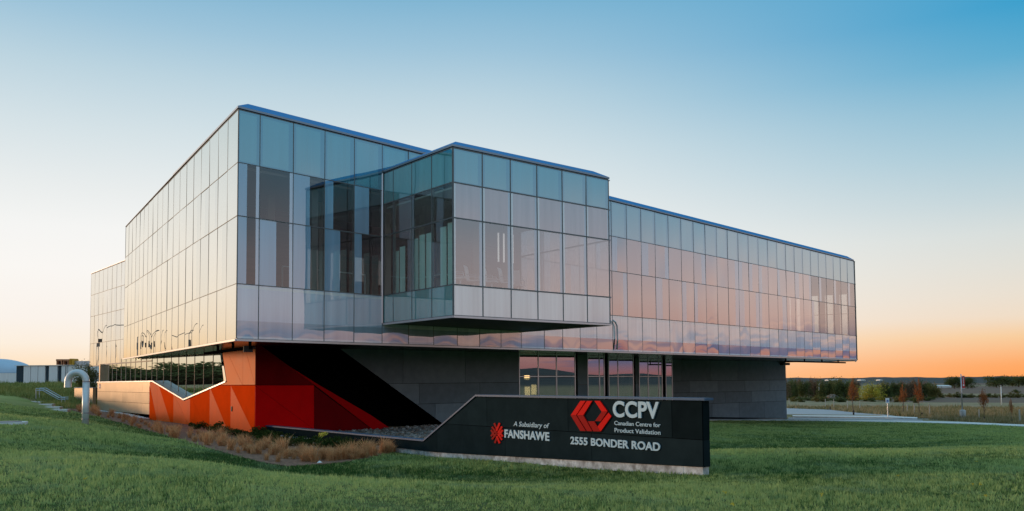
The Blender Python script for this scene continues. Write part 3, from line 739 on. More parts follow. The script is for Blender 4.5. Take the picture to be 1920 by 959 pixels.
def zsx(z, ox, oy, sc, pts): return [(ox + x / sc, oy + y / sc) for x, y in pts]
zz = lambda pts: zsx(0, 260, 640, 5.327, pts)
base = lambda x: 790 + (x - 105) * (915 - 790) / 1050
op = [('org1', [(106, 436), (182, base(182) - 2), (105, 790)]), ('org2', [(106, 420), (118, 412), (150, 404), (186, 428), (188, base(188)), (182, base(182) - 2)]),
 ('org2', [(186, 428), (200, 437), (318, base(318)), (188, base(188))]), ('org1', [(200, 437), (347, 529), (345, base(345)), (318, base(318))]),
 ('org2', [(347, 529), (358, 536), (497, base(497)), (345, base(345))]), ('org2', [(358, 536), (455, 597), (513, 571), (511, base(511)), (497, base(497))]),
 ('org1', [(513, 571), (525, 566), (668, base(668)), (511, base(511))]), ('org1', [(525, 566), (709, 480), (706, base(706)), (668, base(668))]),
 ('org2', [(709, 480), (718, 476), (885, base(885)), (706, base(706))]), ('org1', [(718, 476), (806, 441), (919, 441), (915, base(915)), (885, base(885))]),
 ('org2', [(919, 441), (1146, base(1146)), (915, base(915))]), ('org1', [(919, 441), (1163, 441), (1156, base(1156)), (1146, base(1146))]),
 ('org3', [(828, 70), (866, 70), (1036, 438), (812, 438), (880, 405)]), ('org3', [(866, 70), (1042, 62), (1040, 438), (1036, 438)]),
 ('org3', [(1042, 62), (1060, 61), (1160, 438), (1040, 438)]), ('org3', [(1060, 61), (1166, 56), (1163, 438), (1160, 438)])]
for m, poly in op: panel(PL, zz(poly), M[m], swall, 'cladding_panel', gap=.008, th=.03)
# champagne panels in three staggered courses
sl0, sl1 = sill[0][0], PL.hit(280.5, 750)[0]
zt0, zb0 = sill[1][1] - .07, PL.hit(281, 778)[1]
for r in range(3):
    za, zb_ = zt0 + (zb0 - zt0) * r / 3, zt0 + (zb0 - zt0) * (r + 1) / 3
    cuts = [sl1 + (sl0 - sl1) * c for c in ([0, .12, .36, .6, .84, 1] if r != 1 else [0, .24, .48, .72, 1])]
    for a, b in zip(cuts[:-1], cuts[1:]):
        panel(PL, [(a, za), (b, za), (b, zb_), (a, zb_)], M['tan'], swall, 'cladding_panel', gap=.008, th=.03, px=False)
bottom_prism(PL, [(sl0, -2.6), (sl1, -2.75), (sl1, zb0), (sl0, zb0)], 'conc', 'plinth', -.05, .2)
bottom_prism(PL, [(sl1, -2.9), (0, -2.9), (0, PC[2] - .02), (sl1, bot - .02)], 'conc', 'plinth', -.06, .2)
# sill
mb = MB()
for (a, za), (b, zb_) in zip(sill[:-1], sill[1:]):
    q = [(a, za), (b, zb_), (b, zb_ - .07), (a, za - .07)]
    mb.prism([PL.pt(s, z, .05) for s, z in q], [PL.pt(s, z, -.46) for s, z in q])
child(mb.build('window_sill', M['steel'], bld))
# glazing behind the sill
vx = [186, 195, 203.5, 211, 219, 227.5, 236, 245, 254, 264.5, 274.5, 285, 294.5, 307, 321, 335, 349.5, 365, 382, 399.5]
fr = MB(); sg = [PLg.hit(x, 700)[0] for x in vx]
ge = PLg.hit(420, 714)[0]; get = PLg.hit(412, 660)[0]
sill_s = np.array([q[0] for q in sill][::-1]); sill_z = np.array([q[1] for q in sill][::-1])
zs = lambda s: float(np.interp(s, sill_s, sill_z)) - .02
fr.bar(PLg.pt(sg[0], zl_top), PLg.pt(sg[11], zl_top), .07)
lowf = child(fr.build('notched_glazing', M['mull'], bld))
for s in sg: MB().bar(PLg.pt(s, zs(s), .0), PLg.pt(s, zsof, .0) if s <= sg[5] + .01 else PLg.pt(s, zl_top, 0), .035, up=(*PL.n, 0)).build('mullion', M['mulls'], lowf)
for i in range(len(sg)):
    a = sg[i]; b = sg[i + 1] if i + 1 < len(sg) else ge; last = i + 1 == len(sg)
    bt = [(a, zs(a))] + ([(sill[2][0], zs(sill[2][0]))] if b < sill[2][0] < a else []) + [(b, zs(b))]
    tops = [(b if not last else get, zsof), (a, zsof)]
    if i < 11:
        q = bt + [(b, zl_top - .03), (a, zl_top - .03)]
        panel(PLg, q, M['lowglass'], lowf, 'window_pane', gap=.004, th=.02, px=False, off=rng.uniform(-.004, .004))
        if i >= 5:
            panel(PLg, [(a, zl_top + .03), (b, zl_top + .03), (b, zsof), (a, zsof)], M['lowglass'], lowf, 'window_pane', gap=.004, th=.02, px=False)
    else:
        panel(PLg, bt + tops, M['lowglass'], lowf, 'window_pane', gap=.004, th=.02, px=False)
flat('low_roof', [PLg.pt(sg[0], 0)[:2], PLg.pt(sg[6], 0)[:2], PLg.pt(sg[6], 0, -8)[:2], PLg.pt(sg[0], 0, -8)[:2]], zl_top + .05, 'copeside', th=.1)
wallseg('end_wall', PL.pt(sill[0][0] - .1, 0, -.1)[:2], PL.pt(sill[0][0] - .1, 0, -8)[:2], -2.5, zl_top, 'tan')
# ------------------------------------------------------------------ lower storey, front: red corner and dark sloping recess
rz = lambda pts: zsx(0, 470, 640, 5.328, pts)
fwall = bottom_prism(PR, [(max(.05, PR.hit(*p)[0]), PR.hit(*p)[1]) for p in rz([(46, 925), (46, 40), (100, 40), (640, 432), (1190, 735), (1376, 860), (1376, 925)])], 'black', 'front_wall', -.034, .25)
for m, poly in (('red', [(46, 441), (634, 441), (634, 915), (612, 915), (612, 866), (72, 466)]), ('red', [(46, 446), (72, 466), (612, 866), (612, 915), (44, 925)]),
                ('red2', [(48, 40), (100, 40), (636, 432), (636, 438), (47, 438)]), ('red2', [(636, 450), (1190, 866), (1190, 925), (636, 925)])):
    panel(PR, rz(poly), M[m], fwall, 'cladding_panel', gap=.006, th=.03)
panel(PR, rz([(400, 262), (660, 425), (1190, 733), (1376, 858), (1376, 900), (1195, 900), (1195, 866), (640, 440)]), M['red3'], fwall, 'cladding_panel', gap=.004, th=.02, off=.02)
# dark lining of the recess
mb = MB()
bk = [PR.hit(*p) for p in rz([(60, -20), (1100, -20), (2250, 840), (2250, 930), (1300, 930)])]
mb.poly([PR.pt(s, z, -3.2) for s, z in bk])
e1 = [PR.hit(*p) for p in rz([(100, 40), (640, 432), (1190, 735), (1376, 860)])]
for (a, za), (b, zb_) in zip(e1[:-1], e1[1:]): mb.poly([PR.pt(a, za, -.04), PR.pt(b, zb_, -.04), PR.pt(b, zb_, -3.2), PR.pt(a, za, -3.2)])
g1 = [PG.hit(623, 644), PG.hit(834, 797.5)]
mb.poly([PG.pt(*g1[0], -.1), PG.pt(*g1[1], -.1), PG.pt(*g1[1], -2.2), PG.pt(*g1[0], -2.2)])
child(mb.build('recess_lining', M['black'], bld))
# ------------------------------------------------------------------ charcoal cladding left of the windows
def clip(poly, a, b):
    """keep the part of poly to the left of a->b"""
    out = []; n = len(poly); sd = lambda p: (b[0] - a[0]) * (p[1] - a[1]) - (b[1] - a[1]) * (p[0] - a[0])
    for i in range(n):
        p, q = poly[i], poly[(i + 1) % n]; sp, sq = sd(p), sd(q)
        if sp >= 0: out.append(p)
        if sp * sq < 0: t = sp / (sp - sq); out.append((p[0] + (q[0] - p[0]) * t, p[1] + (q[1] - p[1]) * t))
    return out
zj = [zsof, PG.hit(789, 719.2)[1], PG.hit(789, 757.9)[1], PG.hit(816, 785)[1] - .35, -2.55]
gs0, gs1 = PG.hit(600, 700)[0], PG.hit(973, 715)[0]
da, db = (g1[1], g1[0])
sdt = lambda p: (db[0] - da[0]) * (p[1] - da[1]) - (db[1] - da[1]) * (p[0] - da[0])
if sdt((gs1, 0)) < 0: da, db = db, da
gw = clip([(gs0, zj[-1]), (gs1, zj[-1]), (gs1, zsof), (gs0, zsof)], da, db)
gwall = bottom_prism(PG, gw, 'black', 'front_wall', -.034, .25)
rows = [[755.7, 872.6], [786, 899.8], [816, 930], [846, 955]]
for r in range(4):
    ss = [gs0] + [PG.hit(x, 720)[0] for x in rows[r]] + [gs1]
    for a, b in zip(ss[:-1], ss[1:]):
        q = clip([(a, zj[r + 1]), (b, zj[r + 1]), (b, zj[r]), (a, zj[r])], da, db)
        if len(q) > 2: panel(PG, q, M['dark'], gwall, 'cladding_panel', gap=.01, th=.03, px=False)
bottom_prism(PG, [(PG.hit(728, 800)[0], -2.75), (gs1, -2.75), (gs1, -2.5), (PG.hit(728, 800)[0], -2.5)], 'tan', 'plinth', .02, .2)
# ------------------------------------------------------------------ stepped window bays
ztr = None
cG = 1.45 * (2864 - 789)
bays = [(cG, None, [973.5, 1009.3, 1043.5, 1078.3]), (3150, 1082.5, [1102, 1124, 1133]), (3310, 1138.5, [1141.5, 1158.7, 1187.5]), (3470, 1191, [1198.5, 1215.3, 1235.2, 1241.5]), (3610, 1246.5, [1248.5, 1260.5])]
prev_end = None
for c, pier, xs in bays:
    x0 = pier or xs[0]; p0 = at(x0, 720, c / (2864 - x0) * U); P = Plane(p0, AZ2)
    zt = P.hit(xs[0], 706.4)[1] if ztr is None else ztr; ztr = zt
    zbm = -3.6
    if pier:
        s0, s1 = P.hit(pier, 715)[0], P.hit(xs[0], 715)[0]
        panel(P, [(s0, zbm), (s1, zbm), (s1, ztr - .55), (s0, ztr - .55)], M['dark'], bld, 'pier_panel', gap=.008, th=.2, px=False).location = tuple(-np.array(bld.location))
        panel(P, [(s0, ztr - .55), (s1, ztr - .55), (s1, zsof), (s0, zsof)], M['dark'], bld, 'pier_panel', gap=.008, th=.2, px=False).location = tuple(-np.array(bld.location))
    fr = MB(); ss = [P.hit(x, 715)[0] for x in xs]
    for s in ss: fr.bar(P.pt(s, zbm), P.pt(s, zsof), .06, up=(*P.n, 0), h=.06)
    for a, b in zip(ss[:-1], ss[1:]): fr.bar(P.pt(a + .03, zt), P.pt(b - .03, zt), .06)
    bay = child(fr.build('window_bay', M['trim'], bld))
    for a, b in zip(ss[:-1], ss[1:]):
        panel(P, [(a, zt + .03), (b, zt + .03), (b, zsof), (a, zsof)], M['clearR'], bay, 'window_pane', gap=.03, th=.015, px=False)
        panel(P, [(a, zbm), (b, zbm), (b, zt - .03), (a, zt - .03)], M['clearR'], bay, 'window_pane', gap=.03, th=.015, px=False)
    # room behind each bay
    mb = MB(); w = 6.0
    mb.poly([P.pt(ss[0] - .5, zbm, -w), P.pt(ss[-1] + 2, zbm, -w), P.pt(ss[-1] + 2, zsof, -w), P.pt(ss[0] - .5, zsof, -w)])
    mb.poly([P.pt(ss[0] - .5, zbm, -.2), P.pt(ss[-1] + 2, zbm, -.2), P.pt(ss[-1] + 2, zbm, -w), P.pt(ss[0] - .5, zbm, -w)])
    child(mb.build('inner_wall', M['iwall'], bld))
    for k in range(2):
        s = rng.uniform(ss[0], ss[-1]); child(MB().bar(P.pt(s, zbm, -rng.uniform(1.5, 4)), P.pt(s, zsof, -2), .2).build('column', M['fin'], bld))
    if prev_end is not None:
        a = prev_end; b = P.pt(P.hit(pier, 715)[0], 0)
        wallseg('return_wall', a[:2], b[:2], zbm, zsof, 'black', th=.05)
    prev_end = P.pt(ss[-1] + .04, 0)
# ------------------------------------------------------------------ charcoal wall at the far end
wz = [zsof, PW.hit(1474, 712.9)[1], PW.hit(1474, 732.4)[1], PW.hit(1474, 752)[1]]
ws0, ws1 = PW.hit(1260, 720)[0], 0.0
zbot = lambda s: np.interp(s, [PW.hit(1331, 782.7)[0], 0], [PW.hit(1331, 782.7)[1], PW.hit(1475, 784.9)[1]])
wwall = bottom_prism(PW, [(ws0, -4.6), (ws1, -4.6), (ws1, zsof), (ws0, zsof)], 'black', 'end_wall', -.034, 5)
wallseg('return_wall', prev_end[:2], PW.pt(ws0, 0)[:2], -4, zsof, 'black', th=.05)
rx = [[245, 590, 918, 1222], [340, 677, 1000, 1297], [430, 762, 1080, 1370], [270, 605, 925, 1230]]
for r in range(4):
    ss = [ws0] + [PW.hit(1240 + x / 6.392, 715)[0] for x in rx[r]] + [ws1]
    for a, b in zip(ss[:-1], ss[1:]):
        lo_ = [(a, wz[r + 1]), (b, wz[r + 1])] if r < 3 else [(a, zbot(a)), (b, zbot(b))]
        panel(PW, lo_ + [(b, wz[r]), (a, wz[r])], M['dark'], wwall, 'cladding_panel', gap=.012, th=.03, px=False)
bottom_prism(PW, [(ws0, -5.2), (ws1 + .1, -5.2), (ws1 + .1, zbot(0) - .03), (ws0, zbot(ws0) - .03)], 'kerb', 'plinth', .05, .3)
# small fittings
for pl, px, py in ((PW, 1466, 683),):
    c = np.array(pl.pt(*pl.hit(px, py), .35)); mb = MB().box(c, (.45, .3, 0), (-.1, .15, 0), (0, 0, .12)); mb.bar(c, c + np.array((0, .4, .2)), .08)
    child(mb.build('floodlight', M['guard'], bld))
c = np.array((*(A + .9 * uL + .7 * ninL), ZB - .35)); mb = MB().box(c, (.16, .06, 0), (-.05, .13, 0), (0, 0, .12)); mb.bar(c, c + np.array((.25, .1, .05)), .07)
child(mb.build('floodlight', M['guard'], bld))
Pf = Plane(A, math.degrees(math.atan2(uF[0], uF[1])))
mb = MB(); mb.tube([Pf.pt(*Pf.hit(x, y), .12) for x, y in ((1146, 601), (1151, 605), (1154, 612), (1155, 636), (1153.5, 656))], .045, 8)
child(mb.build('downpipe', M['steel'], bld, True))
s0, z0 = PL.hit(187.5, 724.5)
child(MB().prism([PL.pt(s0 - .17, z0 - .17, .012), PL.pt(s0 + .17, z0 - .17, .012), PL.pt(s0 + .17, z0 + .17, .012), PL.pt(s0 - .17, z0 + .17, .012)], [PL.pt(s0 - .17, z0 - .17, .002), PL.pt(s0 + .17, z0 - .17, .002), PL.pt(s0 + .17, z0 + .17, .002), PL.pt(s0 - .17, z0 + .17, .002)]).build('notice_plate', M['purple'], bld))
child(MB().prism([PL.pt(s0 - .12, z0 - .03, .016), PL.pt(s0 + .12, z0 - .03, .016), PL.pt(s0 + .12, z0 + .03, .016), PL.pt(s0 - .12, z0 + .03, .016)], [PL.pt(s0 - .12, z0 - .03, .013), PL.pt(s0 + .12, z0 - .03, .013), PL.pt(s0 + .12, z0 + .03, .013), PL.pt(s0 - .12, z0 + .03, .013)]).build('notice_text_bar', M['white'], bld))
s0, z0 = PL.hit(435, 767); child(MB().box(PL.pt(s0, z0, .02), (*(PL.d * .05), 0), (*(PL.n * .02), 0), (0, 0, .12)).build('door_pull', M['guard'], bld))
# pale strips added to stand for brightness seen in the box's side glass
for k_ in range(9):
    a_ = .45 + k_ * .52; hgt = [1.55, 1.7, 1.8, 1.9, 2.0, 2.0, 1.75, 2.1, 2.2][8 - k_]
    if k_ in (2, 6): continue
    hgt += .35; p = B_ + a_ * w2 + .22 * u2
    child(MB().box((*p, BX3 + hgt / 2), (*(w2 * .2), 0), (*(u2 * .015), 0), (0, 0, hgt / 2)).build('bright_strip', M['bright_strip'], bld))
# conference chairs in the projecting box
def chair(loc, rz, label):
    t = empty('conference_chair', loc); t.rotation_euler = (0, 0, rz)
    tag(t, label, 'chair', 'white chairs in the glass box')
    MB().box((0, 0, .46), (.24, 0, 0), (0, .24, 0), (0, 0, .03)).build('seat', M['chair'], t)
    mb = MB(); prof = [(.24, .48), (.28, .7), (.31, .95), (.36, 1.12)]
    mb.prism([(-.25, y, z) for y, z in prof] + [(-.25, y + .04, z) for y, z in prof[::-1]], [(.25, y, z) for y, z in prof] + [(.25, y + .04, z) for y, z in prof[::-1]]); mb.build('backrest', M['chair'], t)
    MB().bar((0, 0, .08), (0, 0, .44), .06).build('post', M['steel'], t)
    for k in range(4):
        a = k * math.pi / 2 + .4; MB().bar((0, 0, .1), (.3 * math.cos(a), .3 * math.sin(a), .035), .045).build('foot', M['steel'], t)
    for sx in (-.28, .28):
        MB().tube([(sx, .25, .72), (sx, -.12, .7), (sx * .9, -.14, .47)], .02, 6).build('armrest', M['steel'], t)
cl = ['first white chair from the corner inside the glass box', 'second white chair from the corner inside the glass box', 'third white chair from the corner inside the glass box', 'fourth white chair from the corner inside the glass box', 'fifth white chair from the corner, deepest inside the glass box']
for i, (s, o, rz_) in enumerate(((1.15, 1.1, -.5), (2.15, 1.5, -.75), (2.95, 1.3, -.8), (3.75, 1.2, -.8), (4.9, 1.9, .6))):
    p = B_ + s * u2 + o * w2; chair((p[0], p[1], BX3 - .03), rz_ - R(AZ2) + math.pi * .95, cl[i])
child(MB().box((*(B_ + 3.1 * u2 + 2.9 * w2), BX3 + .72), (*(u2 * 2.1), 0), (*(w2 * .6), 0), (0, 0, .025)).build('meeting_table_top', M['iwhite'], bld))
# ------------------------------------------------------------------ monument sign wall running back to the red corner
sgn = empty('sign_wall', (PS0[0], PS0[1], PS0[2] - 1))
tag(sgn, 'long charcoal sign wall with logos and street address, stepping down to a low planter wall', 'sign')
def schild(o):
    o.location = tuple(-np.array(sgn.location)); return o
zhi = PS.hit(1065, 747.5)[1]; zlo = PS.hit(700, 819.5)[1]; zmid = PS.hit(1065, 809.5)[1]
sE = PS.hit(497, 805)[0]; sd0, sd1 = PS.hit(795, 829)[0], PS.hit(893, 747)[0]
bl = [PS.hit(497, 812.5), PS.hit(820, 848.7), PS.hit(1100, 864.6), PS.hit(1317.6, 876.5)]
zbl = lambda s: float(np.interp(s, [q[0] for q in bl][::-1], [q[1] for q in bl][::-1]))
TH_S = .26
prof = [(0, zbl(0)), (bl[2][0], bl[2][1]), (bl[1][0], bl[1][1]), (sE, zbl(sE)), (sE, zlo), (sd0, zlo), (sd1, zhi), (0, zhi)]
core = schild(MB().prism([PS.pt(a, z, -.018) for a, z in inset(prof, .006)], [PS.pt(a, z, -TH_S) for a, z in inset(prof, .006)]).build('core', M['black'], sgn))
up = [PS.hit(x, 780)[0] for x in (912.9, 1065, 1259.6)]
lowv = [PS.hit(x, 835)[0] for x in (628, 819.4, 947.3, 1109.4)]
def ztop(s): return float(np.interp(-s, [-sE, -sd0, -sd1, 0], [zlo, zlo, zhi, zhi]))
sm0 = sd0 + (sd1 - sd0) * (zmid - zlo) / (zhi - zlo)      # where the joint meets the slope
def spanel(poly): panel(PS, poly, M['signp'], sgn, 'cladding_panel', gap=.008, th=.016, px=False).location = tuple(-np.array(sgn.location))
spanel([(sm0, zmid), (up[0], zmid), (up[0], zhi), (sd1, zhi)])
for a, b in ((up[0], up[1]), (up[1], up[2]), (up[2], 0)): spanel([(a, zmid), (b, zmid), (b, zhi), (a, zhi)])
cuts = [lowv[1], lowv[2], lowv[3], 0]
spanel([(lowv[1], zbl(lowv[1])), (lowv[2], zbl(lowv[2])), (lowv[2], zmid), (sm0, zmid), (lowv[1], ztop(lowv[1]))])
for a, b in ((lowv[2], lowv[3]), (lowv[3], 0)): spanel([(a, zbl(a)), (b, zbl(b)), (b, zmid), (a, zmid)])
v5 = PS.hit(556, 812)[0]
for a, b in ((sE, v5), (v5, lowv[0])): spanel([(a, zbl(a)), (b, zbl(b)), (b, zlo), (a, zlo)])
spanel([(lowv[0], zbl(lowv[0])), (lowv[1], zbl(lowv[1])), (lowv[1], ztop(lowv[1])), (sd0, zlo), (lowv[0], zlo)])
# end face
e = PS.n; PE = Plane(PS.pt(-.004, 0, -.018)[:2], AZ2)
q = [(0.004, zbl(0)), (TH_S - .03, zbl(0)), (TH_S - .03, zhi), (.004, zhi)]
for za, zb_ in ((zbl(0), zmid), (zmid, zhi)):
    schild(MB().prism([PE.pt(0.0, za, .012), PE.pt(TH_S - .03, za, .012), PE.pt(TH_S - .03, zb_ - .008, .012), PE.pt(0.0, zb_ - .008, .012)], [PE.pt(0.0, za, .0), PE.pt(TH_S - .03, za, .0), PE.pt(TH_S - .03, zb_ - .008, .0), PE.pt(0.0, zb_ - .008, .0)]).build('end_panel', M['signp'], sgn))
# capping
cp = [(sE, zlo), (sd0, zlo), (sd1, zhi), (-.1, zhi)]
h = .055
for i in range(3):
    (a, za), (b, zb_) = cp[i], cp[i + 1]
    vv = [(a, za + .012), (b, zb_ + .012), (b, zb_ + .012 + h), (a, za + .012 + h)]
    schild(MB().prism([PS.pt(s, z, .04) for s, z in vv], [PS.pt(s, z, -TH_S - .04) for s, z in vv]).build('capping', M['capm'], sgn))
# plinth blocks
cut = [PS.hit(x, 860)[0] for x in (497, 560, 625, 690, 755, 820, 870, 920, 965, 1010, 1055, 1100, 1145, 1190, 1235, 1280, 1316)]
for a, b in zip(cut[:-1], cut[1:]):
    q = [(a, -3.2), (b, -3.2), (b, zbl(b) - .006), (a, zbl(a) - .006)]
    q = [(q[0][0] - .003, q[0][1]), (q[1][0] + .003, q[1][1]), (q[2][0] + .003, q[2][1]), (q[3][0] - .003, q[3][1])]
    off = -.03 + rng.uniform(-.004, .004)
    schild(MB().prism([PS.pt(s, z, off) for s, z in q], [PS.pt(s, z, -TH_S) for s, z in q]).build('plinth_block', M['concp'], sgn))
# logos
def logo(name, polys, ox, oy, sc, th=.035):
    for i, (m, poly) in enumerate(polys):
        pts = [PS.hit(ox + x / sc, oy + y / sc) for x, y in poly]
        schild(MB().prism([PS.pt(a, z, th + .004 + .002 * (i % 3)) for a, z in pts], [PS.pt(a, z, .008) for a, z in pts]).build(name, M[m], sgn))
logo('logo_facet', [('redlogo', [(265, 112), (327, 112), (212, 288), (145, 290)]), ('redlogo2', [(145, 292), (212, 290), (332, 486), (264, 484)]),
 ('redlogo', [(347, 113), (412, 113), (302, 290), (224, 290)]), ('redlogo2', [(224, 292), (302, 292), (412, 488), (347, 487)]),
 ('redlogo', [(440, 112), (507, 112), (600, 242), (530, 246)]), ('redlogo2', [(530, 248), (600, 244), (518, 366), (448, 362)]),
 ('redlogo', [(612, 258), (649, 303), (516, 492), (472, 440)]), ('redlogo2', [(358, 365), (437, 365), (512, 492), (425, 489)])], 1050, 735, 6.614)
def stroke(a, b, w):
    a, b = np.array(a, float), np.array(b, float); d = (b - a) / np.linalg.norm(b - a); n = np.array((-d[1], d[0])) * w / 2
    return [tuple(a + n), tuple(b + n), tuple(b - n), tuple(a - n)]
st = [((385, 508), (422, 605)), ((466, 508), (418, 625)), ((352, 565), (428, 668)), ((500, 560), (432, 672)), ((338, 612), (392, 700)), ((512, 612), (452, 700)),
      ((338, 705), (398, 622)), ((512, 712), (455, 628)), ((352, 752), (430, 650)), ((500, 760), (430, 655)), ((395, 808), (432, 700)), ((466, 812), (424, 705))]
logo('leaf_logo_stroke', [('redlogo' if i % 2 else 'redlogo2', stroke(a, b, 26)) for i, (a, b) in enumerate(st)], 880, 730, 7.992, th=.03)
def lettering(txt, x0, y0, x1, y1, ytop0, ytop1=None, bold=0.0, shear=0.0, th=.02):
    """text from baseline-left pixel to baseline-right pixel on the sign face, cap height from ytop0"""
    cu = bpy.data.curves.new('lettering', 'FONT'); cu.body = txt; cu.size = 1; cu.offset = bold; cu.shear = shear; cu.extrude = 0.0; cu.resolution_u = 6; cu.space_character = 1.0 + bold * 1.5
    ob = bpy.data.objects.new('t', cu); COL.objects.link(ob)
    me = bpy.data.meshes.new_from_object(ob.evaluated_get(bpy.context.evaluated_depsgraph_get())); bpy.data.objects.remove(ob)
    v = np.array([q.co[:] for q in me.vertices])
    capv = bpy.data.curves.new('c', 'FONT'); capv.body = 'H'; capv.offset = bold; oc = bpy.data.objects.new('c', capv); COL.objects.link(oc)
    mc = bpy.data.meshes.new_from_object(oc.evaluated_get(bpy.context.evaluated_depsgraph_get())); hc = np.array([q.co[:] for q in mc.vertices]); bpy.data.objects.remove(oc)
    cap0, cap1 = hc[:, 1].min(), hc[:, 1].max()
    s0, z0 = PS.hit(x0, y0); s1, z1 = PS.hit(x1, y1); zt = PS.hit(x0, ytop0)[1]
    z0 = (z0 + z1) / 2; hh = zt - PS.hit(x0, y0)[1]
    uu = (v[:, 0] - v[:, 0].min()) / (v[:, 0].max() - v[:, 0].min())
    P = []
    for a, b in zip(uu, (v[:, 1] - cap0) / (cap1 - cap0)):
        P.append((s0 + (s1 - s0) * a, z0 + hh * b))
    n = len(P); F = [list(p.vertices) for p in me.polygons]
    V = [PS.pt(a, z, th) for a, z in P] + [PS.pt(a, z, .004) for a, z in P]
    ec = {}
    for f in F:
        for i in range(len(f)):
            k = (f[i], f[(i + 1) % len(f)]); ec[k] = 1
    FF = list(F) + [[i + n for i in f][::-1] for f in F] + [[a, b, b + n, a + n][::-1] for a, b in ec if (b, a) not in ec]
    o = schild(mesh('lettering', V, FF, M['letter'], sgn)); return o
lettering('CCPV', 1151, 783.2, 1237.5, 784.7, 753.2, bold=.03, th=.04)
lettering('Canadian Centre for', 1152.8, 797.3, 1239, 801.3, 789.8, bold=.008)
lettering('Product Validation', 1153.3, 811, 1239.3, 815.2, 803.2, bold=.008)
lettering('2555 BONDER ROAD', 1070.9, 833.6, 1239, 845.5, 819.6, bold=.028, th=.03)
lettering('A Subsidiary of', 963.5, 799.5, 1030.8, 803, 790.8, bold=.006, shear=.22)
lettering('FANSHAWE', 947.3, 821, 1031.2, 827, 805.8, bold=.03, th=.03)

# ------------------------------------------------------------------ scattered stones
def rocks(name, pts, size, matl):
    base = np.array([(0, 0, 1), (.9, 0, .3), (.28, .85, .3), (-.72, .52, .3), (-.72, -.52, .3), (.28, -.85, .3), (.72, .52, -.3), (-.28, .85, -.3), (-.9, 0, -.3), (-.28, -.85, -.3), (.72, -.52, -.3), (0, 0, -1)])
    fc = np.array([(0, 1, 2), (0, 2, 3), (0, 3, 4), (0, 4, 5), (0, 5, 1), (1, 6, 2), (2, 7, 3), (3, 8, 4), (4, 9, 5), (5, 10, 1), (6, 7, 2), (7, 8, 3), (8, 9, 4), (9, 10, 5), (10, 6, 1), (11, 7, 6), (11, 8, 7), (11, 9, 8), (11, 10, 9), (11, 6, 10)])
    n = len(pts); sc = nrng.uniform(.6, 1.4, (n, 1, 3)) * size * np.array((1, 1, .6)); a = nrng.uniform(0, 6.28, n)
    V = base[None] * sc; c, s = np.cos(a)[:, None], np.sin(a)[:, None]
    V = np.stack([V[..., 0] * c - V[..., 1] * s, V[..., 0] * s + V[..., 1] * c, V[..., 2]], -1) + np.array(pts)[:, None]
    F = fc[None] + (np.arange(n) * 12)[:, None, None]
    return bigmesh(name, V.reshape(-1, 3), F.reshape(-1, 3), matl, smooth=True)
def stonemat():
    m = mat('mixed_river_stone', (.3, .28, .26), .8); t = m.node_tree; g = nd('ShaderNodeNewGeometry', t); r = nd('ShaderNodeValToRGB', t); e = r.color_ramp.elements
    for c in ((.3, (.30, .22, .17)), (.6, (.42, .39, .36)), (.85, (.20, .17, .16))): q = e.new(c[0]); q.color = (*c[1], 1)
    e[0].color = (.12, .10, .09, 1); e[-1].color = (.62, .60, .57, 1)
    t.links.new(g.outputs['Random Per Island'], r.inputs[0]); t.links.new(r.outputs[0], t.nodes['Principled BSDF'].inputs['Base Color']); return m
SM = stonemat()
# gravel court behind the low wall
zgr = zlo - .3
ga = [PS.pt(sE - .3, 0, -.3)[:2], PS.pt(sd0 - .4, 0, -.3)[:2], PG.pt(PG.hit(830, 790)[0], 0, .1)[:2], PR.pt(PR.hit(728, 800)[0], 0, .1)[:2], PR.pt(.6, 0, .1)[:2]]
mesh('gravel_court', [(*p, zgr - .06) for p in ga], [list(range(5))], SM)['kind'] = 'structure'
pts = []
gp = np.array(ga)
while len(pts) < 900:
    p = gp.min(0) + nrng.random(2) * (gp.max(0) - gp.min(0))
    if inside(p[None], gp)[0]: pts.append((p[0], p[1], zgr - .05 + nrng.random() * .03))
tag(rocks('river_stones', pts, .09, SM), 'rounded mixed river stones in the court behind the low planter wall', 'stones', kind='stuff')
pts = []
for i in range(900):
    s = nrng.uniform(sl1 - .5, sl0); o = nrng.uniform(.1, .9); q = PL.pt(s, 0, o); pts.append((q[0], q[1], gz(q[0], q[1]) + .05))
tag(rocks('white_gravel', pts, .07, M['kerb']), 'pale gravel strip at the foot of the champagne wall', 'gravel', kind='stuff')

# ------------------------------------------------------------------ left: vent pipe, handrail, low walls, far buildings
pb = onground(160, 797); pipe = empty('vent_pipe', tuple(pb)); tag(pipe, 'galvanised gooseneck vent pipe standing in the lawn', 'pipe')
Yp = pb[1]; k = Yp / FPX; r0 = 6.2 * k
def bend(n, a0, a1, cx, cz, rr): return [(cx + rr * math.cos(a0 + (a1 - a0) * i / n), 0, cz + rr * math.sin(a0 + (a1 - a0) * i / n)) for i in range(n + 1)]
Hs = (797 - 716) * k; rr = (161.5 - 127.5) / 2 * k
MB().tube([(0, 0, -.2), (0, 0, Hs)], r0, 20).build('riser', M['pipem'], pipe, True)
MB().tube([(0, 0, Hs)] + bend(14, 0, math.pi, -rr, Hs, rr)[1:], r0 * .99, 20, False).build('bend', M['pipem'], pipe, True)
MB().tube([(-2 * rr, 0, Hs), (-2 * rr, 0, Hs - 11 * k)], r0 * 1.01, 20, False).build('outlet', M['pipem'], pipe, True)
for z in (.22, .45): MB().tube([(0, 0, z - .02), (0, 0, z + .02)], r0 * 1.05, 20).build('collar', M['mullf'], pipe)
MB().tube([(0, 0, Hs - .015), (0, 0, Hs + .015)], r0 * 1.05, 20).build('collar', M['mullf'], pipe)
